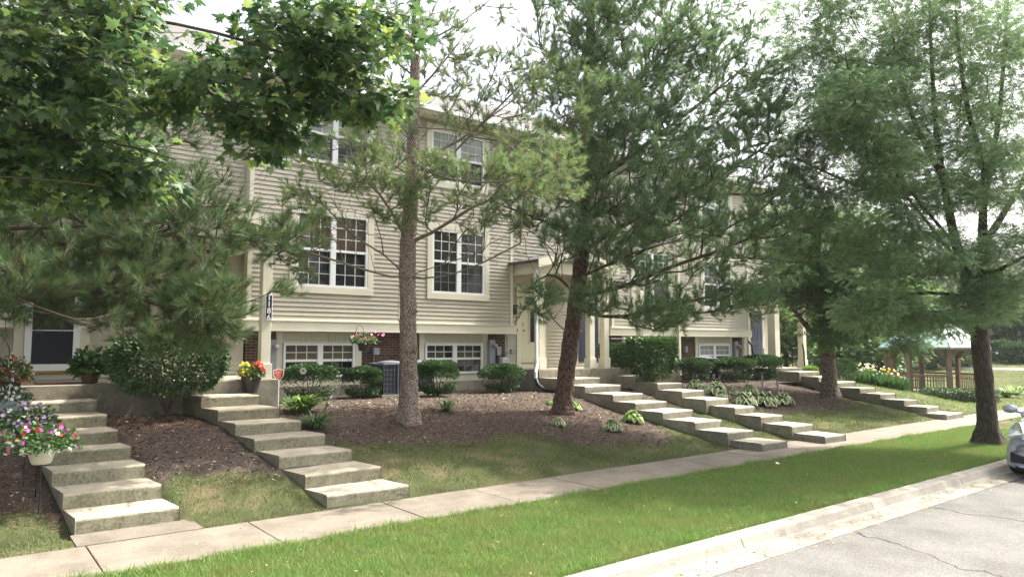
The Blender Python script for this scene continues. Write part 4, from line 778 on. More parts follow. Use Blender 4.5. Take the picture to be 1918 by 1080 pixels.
# ---------------------------------------------------------------- shrubs
def gz(x,y): return float(zt(x,y))
def sh(px,py,Y,rx,ry,h,label,n=5200,**k):
    p=aty(px,py,Y); b_=np.array([p[0],Y,gz(p[0],Y)]); return mound('shrub',label,'shrub',b_,rx,ry,h,n,**k)
GS='clipped shrubs along the house'
sh(579,710,15.5,.60,.45,.80,'clipped dark green shrub under the left basement window, behind the lime plant',group=GS,flat=.36)
sh(681,710,15.6,.46,.42,.72,'clipped shrub between the hanging pink basket and the left air conditioner',group=GS,flat=.36)
sh(820,715,15.0,.52,.45,.86,'clipped shrub just right of the pale pine trunk',group=GS,n=6200,flat=.42)
sh(940,712,15.3,.58,.45,.72,'clipped shrub beside the white downspout and gas meter',group=GS,flat=.36)
sh(1300,694,15.7,.62,.5,.80,'clipped shrub in front of the brick wall, left of the far basement window',group=GS,flat=.42)
sh(1375,694,15.2,.85,.6,.82,'widest clipped shrub below the far basement window',group=GS,flat=.42,n=7000)
sh(1415,690,15.9,.7,.5,.85,'clipped shrub half hidden behind its neighbour below the far blue door',group=GS,flat=.42)
sh(1436,692,15.2,.62,.55,.86,'clipped shrub against the end porch wall',group=GS,flat=.42)
p=P(1577,700,25.5); mound('shrub','clipped shrub right behind the shaggy trunk beside the farthest steps','shrub',(p[0],p[1],gz(p[0],p[1])),.55,.55,.95,3600,group=GS)
# leggy shrubs with visible stems
def leggy(name,label,base,w_,d_,z0,z1,nst,nleaf,m,leaf,top_flat=True,shape='box'):
    base=np.array(base,float); t=thing(name,label,'shrub',base)
    tg=[]; 
    while len(tg)<nst*16:
        q=np.array([random.uniform(-1,1),random.uniform(-1,1),random.random()])
        if shape=='round' and (q[0]**2+q[1]**2+((q[2]-.45)*1.7)**2)>1.05: continue
        tg.append(base+np.array([q[0]*w_,q[1]*d_,z0+(z1-z0)*q[2]]))
    seeds=[([base+np.array([0,0,-.1]),base+np.array([0,0,.08]),base+np.array([0,0,.15])],None)]
    for i in range(nst):
        a=i*6.28/nst+random.uniform(-.3,.3); seeds.append(([base+np.array([0,0,.05]),base+np.array([math.cos(a)*.2*w_,math.sin(a)*.2*d_,.35*z1]),base+np.array([math.cos(a)*.5*w_,math.sin(a)*.5*d_,.7*z1])],None))
    ch,_,_=grow(seeds,np.array(tg),r0=.003,bias=.5,p=2.0,step=.12); V,F=tubes_np(ch,5); build_np('stems',V,F,M['twig'],t,True)
    n=nleaf; q=RNG.uniform(-1,1,(n,3)); e=RNG.integers(0,5,n); q[:,2]=RNG.random(n)
    # push most leaves to the outer faces
    for k,(ax,v) in enumerate(((0,1),(0,-1),(1,-1),(1,1),(2,1))):
        s_=(e==k)&(RNG.random(n)<.75); q[s_,ax]=v*(1-.22*RNG.random(s_.sum())**1.5) if ax<2 else 1-.18*RNG.random(s_.sum())
    if shape=='round':
        c=q-np.array([0,0,.5]); c[:,2]*=2; r=np.linalg.norm(c,axis=1); L4=(np.abs(c)**3).sum(1)**(1/3.); c=c/np.maximum(L4,1e-3)[:,None]*np.minimum(L4,1)[:,None]; c[:,2]/=2; q=c+np.array([0,0,.5])
    rag=(RNG.random(n)-.5)*.08
    nrm=np.stack([q[:,0],q[:,1],(q[:,2]-.4)*1.6],-1)
    taper=.72+.28*np.clip(q[:,2]*2,0,1)
    Cn=base+np.stack([q[:,0]*w_*taper+rag,q[:,1]*d_*taper+rag,z0+(z1-z0)*q[:,2]],-1)+RNG.normal(size=(n,3))*.02
    keep=RNG.random(n)<((.12 if shape=='round' else .3)+.88*np.clip(q[:,2]*1.6,0,1)); Cn=Cn[keep]; nrm=nrm[keep]; k=len(Cn)
    stuffleaves('leaves',OVAL,OVAL_F,Cn,norm(nrm+rdir(k)*.9),norm(norm(nrm)+np.array([0,0,.5])+rdir(k)*.6),leaf*(.65+.6*RNG.random(k)),M[m],t); return t
b_=G(312,772); b_=np.array([b_[0]*.93,b_[1]*.93,0]); b_[2]=gz(b_[0],b_[1]); leggy('bush','large multi-stemmed bush with small dark leaves between the two left-hand stairs',b_,.92,.75,.35,1.42,9,17000,'shrub',.055,shape='round')
b_=G(1222,730); b_[2]=gz(b_[0],b_[1]); leggy('hedge','flat-topped leggy hedge shrub, the right-hand and taller of the pair between the stairs',b_,.56,.5,.35,1.52,6,9000,'hedge',.07)
b_=G(1165,716); b_=np.array([b_[0]*.93,b_[1]*.93,0]); b_[2]=gz(b_[0],b_[1]); leggy('hedge','flat-topped leggy hedge shrub next to the middle porch columns, left one of the pair',b_,.5,.5,.4,1.28,5,6500,'hedge',.07)
p=G(1518,712); mound('shrub','small loose pale green shrub in the mulch before the end porch steps','shrub',p,.28,.28,.5,500,m='lime',leaf=.07)
# ---------------------------------------------------------------- hostas
def hosta(kind,n=46,size=.25):
    """leaf mound at the origin: arching petioles with drooping blades laid over a dome"""
    V=[];F=[];mi=[]
    for i in range(n):
        u=(i+.5)/n; a=i*2.4+random.uniform(-.3,.3); R0=size*(.25+.85*u)*random.uniform(.9,1.1); top=size*(1.05-.62*u)*random.uniform(.85,1.15); L=size*random.uniform(.62,.85); wd=L*.36
        rs=max(R0-L*.55,.02); seg=6; b=len(V)
        for j in range(seg+1):
            s=j/seg; x=rs+(R0+L*.25-rs)*s; z=top*(1-.15*(1-s)**2)-L*.75*s**2*(.45+.8*u)+.02; z=z if j else top*.82
            wj=wd*max(math.sin(math.pi*(.06+.94*s)),.03)**.75
            for q in (-1,-.6,0,.6,1):
                ly=q*wj; V.append((x*math.cos(a)-ly*math.sin(a),x*math.sin(a)+ly*math.cos(a),max(z+abs(q)*wj*.3,.008)))
        for j in range(seg):
            for q in range(4): F.append((b+j*5+q,b+j*5+q+1,b+(j+1)*5+q+1,b+(j+1)*5+q)); mi.append(1 if (kind=='var' and q in (0,3)) else 0)
        b=len(V); V+=[(.01*math.cos(a+1.57),.01*math.sin(a+1.57),0),(-.01*math.cos(a+1.57),-.01*math.sin(a+1.57),0),(rs*math.cos(a)-.004,rs*math.sin(a),top*.82),(rs*math.cos(a)+.004,rs*math.sin(a),top*.82)]; F.append((b,b+1,b+2,b+3)); mi.append(0)
    return np.array(V),np.array(F),mi
def hosta_thing(px,label,kind,sc,proto=[{}],grp=None,flowers=False):
    p=G(*px); key=(kind,flowers)
    if key not in proto[0]:
        t=thing('hosta_plant',label,'hosta',p,grp); V,F,mi=hosta(kind); V=V+np.array(p)
        build_np('leaves',V,F,[M['leafgreen' if kind=='var' else 'lime'],M['cream_leaf']],t,True,mi)
        if flowers:
            s=MB(); fl=[]
            for k in range(3):
                a=k*2.1; e=np.array([.08*math.cos(a),.08*math.sin(a),.42]); s.tube([p,p+e*.6,p+e],[.004,.003,.003],4); fl+=[p+e+np.array([random.uniform(-.03,.03),random.uniform(-.03,.03),random.uniform(-.08,.02)]) for _ in range(10)]
            so_=s.build('flower_stalk',M['stalk'],t); fl=np.array(fl); stuffleaves('blossoms',LEAF,LEAF_F,fl,rdir(len(fl)),rdir(len(fl)),.024,M['petal_lilac'],t)
        t.scale=(sc*1.12,)*3; proto[0][key]=t; return t
    return copy_tree(proto[0][key],p,random.uniform(0,6),sc*1.12,label)
HG='variegated hostas in the right-hand mulch bed'
for px,lab,k,sc,fl in (((1303,729),'variegated hosta highest on the left of the bed, below the leftmost far shrub','var',.95,True),((1341,738),'large variegated hosta directly beneath the widest clipped shrub','var',1.2,True),((1352,747),'small variegated hosta touching the lower side of the large one','var',.75,False),((1376,739),'smallest pale hosta alone in the middle of the bed','var',.62,False),
 ((1404,738),'variegated hosta just left of the taller black path light','var',1.0,False),((1398,759),'variegated hosta lowest on the slope, nearest the steps','var',1.15,False),((1434,760),'large variegated hosta between the lowest one and the right-hand one','var',1.25,True),((1466,757),'rightmost variegated hosta below the second path light','var',1.1,True)):
    hosta_thing(px,lab,k,sc,grp=HG,flowers=fl)
HG2='hostas around the leaning pine'
for px,lab,k,sc in (((1046,797),'small variegated hosta just in front of the leaning pine trunk','var',.55),((1147,806),'variegated hosta alone on the mulch, left of the lime-green one','var',.78),((1185,790),'broad lime-green hosta close to the middle stairs','lime',.85),((1076,767),'lime-green hosta peeping from behind the leaning trunk on its right','lime',.62),((1030,757),'pale hosta leaf tuft at the left foot of the leaning pine','lime',.4)):
    hosta_thing(px,lab,k,sc,grp=HG2)
# strap-leaf plants
def strap(name,label,cat,p,n,L,wd,m,upr=.9,arch=.8,group=None):
    p=np.array(p,float); t=thing(name,label,cat,p,group); V=[];F=[]
    for i in range(n):
        a=random.uniform(0,6.28); r=random.uniform(.7,1.1)*L; u=upr*random.uniform(.55,1.15); seg=6; b=len(V); bx_,by_=random.uniform(-.05,.05)*L*2,random.uniform(-.05,.05)*L*2
        for j in range(seg+1):
            s=j/seg; x=r*s*math.cos(u)+r*.25*arch*s*s; z=r*math.sin(u)*s-r*arch*.55*s**2.4; wj=wd*(math.sin(math.pi*(.12+.88*s))**.6)
            for q in (-1,1):
                V.append((p[0]+bx_+x*math.cos(a)-q*wj*math.sin(a),p[1]+by_+x*math.sin(a)+q*wj*math.cos(a),p[2]+max(z,.005)+(wj*.2)))
        F+=[(b+2*j,b+2*j+1,b+2*j+3,b+2*j+2) for j in range(seg)]
    build_np('leaves',np.array(V),np.array(F),M[m],t,True); return t
q=G(570,772); strap('leafy_plant','large lime-green lance-leaved plant beside the red shield sign','plant',q,190,.62,.024,'lime',1.2,.85)
q2=G(592,803); strap('daylily','strappy dark green daylily clump below the lime plant at the stair edge','daylily',q2,110,.62,.010,'leafgreen',1.1,.9)
q2=G(548,768); strap('daylily','smaller daylily clump at the foot of the red shield sign','daylily',q2,70,.5,.009,'leafgreen',1.15,.8)
q2=G(836,770); strap('daylily','spiky daylily clump right of the pale pine trunk','daylily',q2,80,.5,.009,'leafgreen',1.1,.8)
# ---------------------------------------------------------------- pots and hanging baskets
def blossom(Cn,m,parent,size,name='blossoms'):
    Cn=np.asarray(Cn); n=len(Cn); k=5; ang=np.tile(np.arange(k)*2*math.pi/k,n); C5=np.repeat(Cn,k,0)
    nr=norm(np.repeat(rdir(n),k,0)+np.array([-.3,-.6,.6])); a=norm(np.cross(nr,[0.2,.1,1.])); b_=np.cross(nr,a); D=a*np.cos(ang)[:,None]+b_*np.sin(ang)[:,None]+nr*.15
    return stuffleaves(name,OVAL*np.array([1.15,1,1]),OVAL_F,C5,D,nr,size*(.8+.4*np.repeat(RNG.random(n),k)),M[m],parent)
def domepts(c,rx,ry,rz,n,inner=.8): 
    d=rdir(n); d[:,2]=np.abs(d[:,2])-.25; d=norm(d); return np.asarray(c)+d*(inner+(1-inner)*RNG.random(n))[:,None]*np.array([rx,ry,rz])
def planter(name,label,cat,c,prof,potm,fol,leaves,leafm,leafs,blooms,seg=24,group=None,stand=None,hanger=False):
    c=np.array(c,float); t=thing(name,label,cat,c,group)
    o=MB().lathe(c,prof,seg).build('pot',M[potm],t,smooth=False,bevel=0); 
    rt,zt_=max(p_[0] for p_ in prof),max(p_[1] for p_ in prof)
    MB().lathe(c,[(.001,zt_-.03),(rt*.92,zt_-.03),(rt*.9,zt_-.025),(.001,zt_-.02)],seg).build('potting_soil',M['soil'],t)
    fc=c+np.array([0,0,zt_+fol[2]*.2]); P0=domepts(fc,fol[0],fol[1],fol[2],leaves,.45); k=len(P0)
    nr=norm(P0-fc); stuffleaves('foliage',OVAL,OVAL_F,P0,norm(nr+rdir(k)*.7),norm(nr+np.array([0,0,.7])+rdir(k)*.5),leafs*(.7+.6*RNG.random(k)),M[leafm],t)
    s=MB()
    for i in range(8):
        a=i*.785; s.tube([c+np.array([0,0,zt_-.03]),c+np.array([math.cos(a)*fol[0]*.7,math.sin(a)*fol[1]*.7,zt_+fol[2]*.5])],[.006,.003],4)
    s.build('stems',M['stalk'],t)
    for m,n,size,off in blooms:
        n=int(n*1.7); size=size*.88
        q=domepts(fc+np.array(off),fol[0]*.95*(1 if not any(off) else .55),fol[1]*.95*(1 if not any(off) else .55),fol[2]*1.05,n,.9); 
        q=q[q[:,2]>c[2]-.02]; blossom(q,m,t,size)
    if hanger:
        h=MB(); top=c+np.array([0,0,hanger])
        for k in range(3): a=k*2.1+.4; h.tube([c+np.array([rt*math.cos(a),rt*math.sin(a),zt_]),top],.004,4)
        h.tube([top,top+np.array([0,0,.05]),top+np.array([.03,0,.08]),top+np.array([.03,0,.03])],.006,5); h.build('hanger',M['white'],t)
    return t
def bowl(r,h): return [(r*.62,0),(r*.72,.02),(r*.95,h*.8),(r*1.0,h*.82),(r*1.02,h),(r*.96,h),(r*.93,h*.9)]
def hook(label,foot,top,bend,group=None,shelf=None):
    foot=np.array(foot,float); t=thing('shepherd_hook',label,'plant hook',foot,group); top=np.array(top,float); b=np.array(bend,float); d=b-top; r=np.linalg.norm(d)/2; mid=(top+b)/2; u=norm(d)
    pts=[foot-np.array([0,0,.1]),foot+(top-foot)*.5,top]+[mid-u*r*math.cos(a)+np.array([0,0,1])*r*1.2*math.sin(a) for a in np.linspace(.3,math.pi,8)]+[b-np.array([0,0,.06]),b-np.array([0,0,.09])+u*.03,b-np.array([0,0,.05])+u*.05]
    MB().tube(pts,.0065,6).build('pole',M['black'],t,smooth=True)
    f=MB(); f.tube([foot+np.array([-.07,0,.06]),foot+np.array([.07,0,.06])],.005,5); f.tube([foot+np.array([-.07,0,.06]),foot+np.array([-.07,0,-.05])],.005,5); f.tube([foot+np.array([.07,0,.06]),foot+np.array([.07,0,-.05])],.005,5); f.build('foot_bracket',M['black'],t); return t
BG='flower baskets along the left stairs'
# 1 front white bowl
w1=8.35
c1=P(77,868,w1); planter('flower_basket','nearest white bowl of purple, red and white flowers','flower basket',c1,bowl(.145,.15),'pot_white',(.40,.34,.27),900,'leafgreen',.05,[('petal_magenta',20,.028,(0,0,0)),('petal_red',11,.03,(0,0,0)),('petal_white',15,.028,(0,0,0)),('petal_coral',5,.028,(0,0,0))],group=BG)
f1=G(66,930); hook('black stake hook holding up the nearest white flower bowl',f1,c1+np.array([-.02,.20,.52]),c1+np.array([.08,.2,.42]),'hooks by the left stairs')
st=MB(); st.tube([(c1[0],c1[1],gz(c1[0],c1[1])-.1),(c1[0],c1[1],c1[2]-.005)],.009,6); st.lathe((c1[0],c1[1],c1[2]-.012),[(.001,0),(.09,0),(.09,.008),(.001,.009)],14); tag(st.build('basket_stand',M['black']),'thin black post stand under the nearest white flower bowl','plant stand')
w2=8.95; c2=P(48,825,w2); planter('flower_basket','dark basket of pale lavender flowers behind the white bowl','flower basket',c2,bowl(.16,.15),'pot_dark',(.36,.34,.26),800,'leafgreen',.05,[('petal_lilac',46,.030,(0,0,0)),('petal_white',10,.026,(0,0,0))],group=BG)
st=MB(); st.tube([(c2[0],c2[1],gz(c2[0],c2[1])-.1),(c2[0],c2[1],c2[2]-.005)],.012,6); st.lathe((c2[0],c2[1],c2[2]-.012),[(.001,0),(.09,0),(.09,.008),(.001,.009)],14); tag(st.build('basket_stand',M['black']),'black post stand under the lavender flower basket','plant stand')
w3=9.5; c3=P(16,778,w3); planter('flower_basket','grey-blue bowl of white and pink flowers, second from the back','flower basket',c3,bowl(.2,.2),'pot_grey',(.26,.26,.15),450,'leafgreen',.045,[('petal_white',24,.028,(0,0,0)),('petal_lilac',12,.026,(0,0,0))],group=BG,hanger=.42)
hook('white-tipped black hook carrying the grey-blue flower bowl',G(-8,850),c3+np.array([-.3,.1,.62]),c3+np.array([0,0,.46]),'hooks by the left stairs')
w4=10.2; c4=P(14,735,w4); planter('flower_basket','farthest basket, full of red and orange flowers beside the doorway','flower basket',c4,bowl(.17,.16),'pot_dark',(.32,.3,.3),800,'leafgreen',.05,[('petal_red',26,.032,(0,0,0)),('petal_coral',16,.032,(0,0,0)),('petal_magenta',10,.03,(0,0,0)),('petal_white',4,.026,(0,0,0))],group=BG,hanger=.5)
hook('tall black hook carrying the farthest red flower basket',G(-10,830),c4+np.array([-.28,.1,.72]),c4+np.array([0,0,.55]),'hooks by the left stairs')
def pot(r0,r1,h): return [(r0,0),(r0*1.02,.02),(r0+(r1-r0)*.5,h*.5),(r1*.97,h*.86),(r1*1.04,h*.87),(r1*1.06,h),(r1*.97,h),(r1*.94,h*.92)]
c5=atz(470,734,.176*7+.005); c5=np.array([c5[0],c5[1],.176*7+.004]); planter('flower_pot','dark plum pot of yellow and red flowers on the top step','flower pot',c5,pot(.125,.185,.30),'pot_dark',(.25,.24,.20),700,'leafgreen',.05,[('petal_yellow',42,.034,(-.12,0,.04)),('petal_coral',44,.036,(.10,-.03,.04)),('petal_red',22,.034,(.12,0,.06)),('petal_yellow',4,.03,(-.1,-.1,-.08))])
c6=aty(168,712,14.6); c6=np.array([c6[0],14.6,1.474]); planter('potted_plant','brown pot with a broad dark-leaved plant beside the white storm door','potted plant',c6,pot(.12,.155,.17),'pot_brown',(.30,.26,.36),330,'leafgreen',.12,[])
# pink hanging basket
f7=G(634,744); f7w=float((f7-_O)@_F); c7=P(681,657,f7w); planter('flower_basket','black hanging basket of pink flowers in front of the brick wall','flower basket',c7,pot(.11,.15,.19),'pot_dark',(.34,.30,.20),620,'leafgreen',.05,[('petal_pink',22,.036,(0,0,0)),('petal_pink',5,.045,(.3,-.1,.1))],hanger=.44)
hook('leaning black shepherd hook carrying the pink hanging basket',f7,P(668,615,f7w),P(681,620,f7w))
# fern-ish tuft behind yellow/red pot
q=aty(470,700,14.45); strap('potted_fern','dark ferny tuft on the porch behind the yellow and red pot','fern',(q[0],14.5,1.474),60,.34,.012,'leafgreen',1.0,.8)
# ---------------------------------------------------------------- shield sign
ps=G(521,762); w_=float((ps-_O)@_F); t=thing('yard_sign','red shield-shaped security sign on a white stake beside the second stairs','sign',ps)
MB().tube([ps-np.array([0,0,.1]),ps+np.array([0,0,.62])],.008,6).build('stake',M['white'],t)
cs=P(522,701,w_); dirc=norm(np.array([-_F[0],-_F[1],0])); sx_=np.array([-dirc[1],dirc[0],0]); yawS=math.atan2(sx_[1],sx_[0])
def shield(s,off,m,name):
    pts=[(-.5,.42),(-.45,.44),(0,.54),(.45,.44),(.5,.42),(.5,.0),(.42,-.22),(.25,-.42),(0,-.58),(-.25,-.42),(-.42,-.22),(-.5,0)]
    a=[cs+sx_*x*s+np.array([0,0,y*s])+dirc*off for x,y in pts]; b=[v+dirc*.004 for v in a]; MB().hexa(a[::-1],b[::-1]).build(name,m,t)
shield(.215,.004,M['petal_white'],'shield_border'); shield(.185,.0085,mat('sign_red',(.50,.035,.03),.45),'shield_face')
for s_,sz,dz in (('WELCOME TO',.018,.062),('XFINITY',.036,.03),('Home',.036,-.008),('PROTECTED',.015,-.045),('24/7',.015,-.065)):
    text_mesh(s_,sz,'sign_text',M['petal_white'],t,tuple(cs+dirc*.0135+np.array([0,0,dz])),(math.pi/2,0,yawS),.0008,.0008)
# garden ornaments
pp=G(568,765); w_=float((pp-_O)@_F); t=thing('metal_flower','silver six-petalled metal flower on a thin stake above the lime plant','garden ornament',pp); hd=P(568,694,w_); MB().tube([pp,hd],.005,5).build('stake',M['black'],t)
a6=np.arange(6)*math.pi/3; D=np.stack([sx_*math.cos(a)+np.array([0,0,math.sin(a)]) for a in a6]); stuffleaves('petals',OVAL*np.array([1.6,1,1]),OVAL_F,np.repeat([hd+dirc*.01],6,0)+D*.015,D,np.repeat([dirc],6,0),.062,mat('silver',(.6,.6,.58),.3,metal=.6),t)
pp=G(612,792); w_=float((pp-_O)@_F); t=thing('solar_flower','teal metal stake ornament with leaves and a small white bloom right of the lime plant','garden ornament',pp); hd=P(614,745,w_); MB().tube([pp,P(609,770,w_),hd],.006,5).build('stake',M['black'],t)
tl=np.array([P(606,750,w_),P(616,760,w_),P(610,765,w_),P(604,746,w_)]); stuffleaves('metal_leaves',OVAL*np.array([1.4,1,1]),OVAL_F,tl,rdir(4)+np.array([0,0,.5]),np.repeat([dirc],4,0),.07,mat('teal_metal',(.04,.12,.11),.4),t); blossom([P(621,743,w_)],'petal_white',t,.05,'bloom')
for (x0,y0,yt,lab) in ((1430,744,700,'taller black path light with a flat cap in the hosta bed'),(1458,742,709,'shorter path light right of the taller one, in the hosta bed')):
    pp=G(x0,y0); w_=float((pp-_O)@_F); top=P(x0-3,yt,w_); t=thing('path_light',lab,'path light',pp,'path lights in the hosta bed'); MB().tube([pp,top],[.02,.028],8).build('post',M['greymetal'],t); MB().lathe(top,[(.001,0),(.085,0),(.09,.02),(.02,.035),(.001,.036)],14).build('cap',M['black'],t)
# ---------------------------------------------------------------- air conditioners
M['ac_top']=mat('ac_top',(.12,.13,.145),.6)
def ac(x,y,label,s=.78,h=.80):
    z=gz(x,y); t=thing('air_conditioner',label,'air conditioner',(x,y,z),'air conditioners behind the shrubs')
    MB().box(x-s/2-.06,x+s/2+.06,y-s/2-.06,y+s/2+.06,z-.1,z+.06).build('pad',M['foundation'],t)
    MB().box(x-s/2+.02,x+s/2-.02,y-s/2+.02,y+s/2-.02,z+.08,z+h-.03).build('coil',mat('ac_coil',(.03,.035,.05),.6),t)
    g_=MB(); 
    for k in range(9):
        f=-s/2+s*k/8
        for a,b_ in (((x+f,y-s/2,z+.07),(x+f,y-s/2,z+h)),((x-s/2,y+f,z+.07),(x-s/2,y+f,z+h)),((x+s/2,y+f,z+.07),(x+s/2,y+f,z+h))): g_.tube([a,b_],.006 if k%4 else .016,4)
    for k in range(7):
        zz=z+.1+(h-.14)*k/6; g_.tube([(x-s/2,y+s/2,zz),(x-s/2,y-s/2,zz),(x+s/2,y-s/2,zz),(x+s/2,y+s/2,zz)],.004,4)
    g_.build('grille',M['ac_top'],t)
    tp=MB(); tp.box(x-s/2-.01,x+s/2+.01,y-s/2-.01,y+s/2+.01,z+h-.03,z+h+.01); tp.lathe((x,y,z+h+.012),[(s*.42,0),(s*.40,.03),(s*.1,.06),(.001,.062)],20); tp.build('top_cover',M['ac_top'],t,bevel=.01)
    tag(t); return t
x_=aty(731,700,15.9)[0]; ac(x_,15.9,'grey air conditioner left of the pale pine trunk'); x_=aty(795,700,16.2)[0]; ac(x_-.35,16.2,'grey air conditioner half hidden behind the pale pine trunk')
x_=aty(1316,690,16.2)[0]; ac(x_,16.15,'grey air conditioner below the far basement window')
# ---------------------------------------------------------------- gazebo
gc=P(1750,690,34.0); gz0=float(zt(gc[0],gc[1])); gx_,gy_=gc[0],gc[1]
t=thing('gazebo','brown wooden octagonal gazebo with a pale teal metal roof','gazebo',(gx_,gy_,gz0))
R8=2.05; ang0=math.radians(52+180-22.5+8); an=[ang0+k*math.pi/4 for k in range(8)]
pts=[(gx_+R8*math.cos(a),gy_+R8*math.sin(a)) for a in an]
MB().hexa([(x*1+0,y,gz0-.2) for x,y in [(gx_+2.25*math.cos(a),gy_+2.25*math.sin(a)) for a in an]],[(x,y,gz0+.16) for x,y in [(gx_+2.25*math.cos(a),gy_+2.25*math.sin(a)) for a in an]]).build('floor',M['wood_brown'],t)
zf=gz0+.165
for k in range(8):
    x,y=pts[k]; a=an[k]; p=MB(); q=[(x+.1*math.cos(a+b)*1.3,y+.1*math.sin(a+b)*1.3) for b in (.785,2.356,3.927,5.498)]
    p.hexa([(u,v,zf) for u,v in q],[(u,v,zf+2.12) for u,v in q]); p.build('post',M['wood_brown'],t)
    x2,y2=pts[(k+1)%8]; b0=np.array([x,y,0.]); b1=np.array([x2,y2,0.]); u=norm(b1-b0); b0=b0+u*.13; b1=b1-u*.13; nn_=np.array([-u[1],u[0],0])*.03
    def bar(za,zb,s0=0,s1=1,th=1):
        A=b0+(b1-b0)*s0; B=b0+(b1-b0)*s1; return [tuple(A-nn_*th+[0,0,za]),tuple(B-nn_*th+[0,0,za]),tuple(B+nn_*th+[0,0,za]),tuple(A+nn_*th+[0,0,za])],[tuple(A-nn_*th+[0,0,zb]),tuple(B-nn_*th+[0,0,zb]),tuple(B+nn_*th+[0,0,zb]),tuple(A+nn_*th+[0,0,zb])]
    m=MB(); m.hexa(*bar(zf+1.95,zf+2.12)); 
    m.hexa([tuple(b0-nn_+[0,0,zf+1.6]),tuple(b0-nn_+u*.06+[0,0,zf+1.6]),tuple(b0-nn_+u*.34+[0,0,zf+1.95]),tuple(b0-nn_+[0,0,zf+1.95])],[tuple(b0+nn_+[0,0,zf+1.6]),tuple(b0+nn_+u*.06+[0,0,zf+1.6]),tuple(b0+nn_+u*.34+[0,0,zf+1.95]),tuple(b0+nn_+[0,0,zf+1.95])])
    m.hexa([tuple(b1-nn_+[0,0,zf+1.6]),tuple(b1-nn_-u*.06+[0,0,zf+1.6]),tuple(b1-nn_-u*.34+[0,0,zf+1.95]),tuple(b1-nn_+[0,0,zf+1.95])],[tuple(b1+nn_+[0,0,zf+1.6]),tuple(b1+nn_-u*.06+[0,0,zf+1.6]),tuple(b1+nn_-u*.34+[0,0,zf+1.95]),tuple(b1+nn_+[0,0,zf+1.95])])
    m.build('header_beam',M['wood_brown'],t)
    mid=.5*(b0+b1); vv=mid-np.array([0,0,0]); tocam=np.array([-gx_,-gy_,0]); side=(mid-np.array([gx_,gy_,0]))
    if k==0: continue   # open entry
    m=MB(); m.hexa(*bar(zf+.82,zf+.90)); m.hexa(*bar(zf+.62,zf+.66)); m.hexa(*bar(zf+.08,zf+.14))
    for i in range(1,11):
        s=i/11; m.hexa(*bar(zf+.14,zf+.82,s-.012,s+.012,.6))
    m.build('railing',M['wood_brown'],t)
ro=MB(); ze=zf+2.14; za=ze+1.75
for k in range(8):
    e0=(gx_+2.42*math.cos(an[k]),gy_+2.42*math.sin(an[k])); e1=(gx_+2.42*math.cos(an[(k+1)%8]),gy_+2.42*math.sin(an[(k+1)%8]))
    ro.add([(e0[0],e0[1],ze),(e1[0],e1[1],ze),(gx_,gy_,za)],[(0,1,2)]); ro.add([(e0[0],e0[1],ze-.1),(e1[0],e1[1],ze-.1),(e1[0],e1[1],ze),(e0[0],e0[1],ze)],[(0,1,2,3)])
    for s in (.25,.5,.75,0):
        a=(e0[0]+(e1[0]-e0[0])*s,e0[1]+(e1[1]-e0[1])*s,ze+.01); f=1-.0; ro.tube([a,(gx_+(a[0]-gx_)*(0.0 if s==0 else abs(s-.5)*.2+.02),gy_+(a[1]-gy_)*(0.0 if s==0 else abs(s-.5)*.2+.02),za+.01-(0 if s==0 else .08))],.018,4)
ro.build('roof',M['teal_roof'],t); MB().lathe((gx_,gy_,za-.1),[(.3,0),(.32,.1),(.06,.4),(.001,.55)],8).build('finial',M['teal_roof'],t)
MB().hexa([(gx_+2.46*math.cos(a),gy_+2.46*math.sin(a),ze-.11) for a in an],[(gx_+2.46*math.cos(a),gy_+2.46*math.sin(a),ze-.09) for a in an]).build('soffit',M['wood_brown'],t)
# lily bed, low hedge and far planting
c=P(1645,722,28.0); n=3600; ux=norm((c-_O)*np.array([1,1,0])); uy=np.array([ux[1],-ux[0],0])
def bedpt(n): return c+ux*(RNG.uniform(-1,1,(n,1))*1.6)+uy*(RNG.uniform(-1,1,(n,1))*.95)
Cn=bedpt(n); Cn[:,2]=zt(Cn[:,0],Cn[:,1]); D=norm(rdir(n)*.5+np.array([0,0,1])); 
t=thing('lily_bed','dense bed of pale yellow lilies left of the gazebo','flower bed',(c[0],c[1],gz(c[0],c[1])))
stuffleaves('foliage',LEAF*np.array([.22,1,1]),LEAF_F,Cn,D,rdir(n),.5*(.6+.5*RNG.random(n)),M['leafgreen'],t)['kind']='stuff'
for m_,nn2 in (('petal_white',80),('petal_yellow',60)):
    q=bedpt(nn2); q[:,2]=zt(q[:,0],q[:,1])+RNG.uniform(.35,.72,nn2); blossom(q,m_,t,.042)['kind']='stuff'
def boxhedge(label,c,w_,d_,h,n,ang,m='shrub'):
    t=thing('low_hedge',label,'hedge',(c[0],c[1],gz(c[0],c[1]))); q=RNG.uniform(-1,1,(n,3)); ax=RNG.integers(0,3,n); sg=np.where(RNG.random(n)<.5,-1,1)
    for k in range(3): q[ax==k,k]=sg[ax==k]*(1-.1*RNG.random((ax==k).sum()))
    q[:,2]=np.abs(q[:,2]); L=np.array([q[:,0]*w_,q[:,1]*d_,q[:,2]*h]).T; ca,sa=math.cos(ang),math.sin(ang)
    W_=np.stack([c[0]+L[:,0]*ca-L[:,1]*sa,c[1]+L[:,0]*sa+L[:,1]*ca,gz(c[0],c[1])+L[:,2]],-1)+RNG.normal(size=(n,3))*.03
    stuffleaves('foliage',LEAF,LEAF_F,W_,rdir(n)+np.array([0,0,.5]),rdir(n),.08,M[m],t)
    MB().box(-w_*.85,w_*.85,-d_*.8,d_*.8,-.1,h*.85).build('stems',M['twig'],None).parent=t
    t.children[-1].rotation_euler=(0,0,ang); return t
h1=P(1795,735,30.5); boxhedge('low dark clipped hedge in front of the gazebo',h1,1.35,.6,.5,5000,-YAW*0+math.radians(-38))
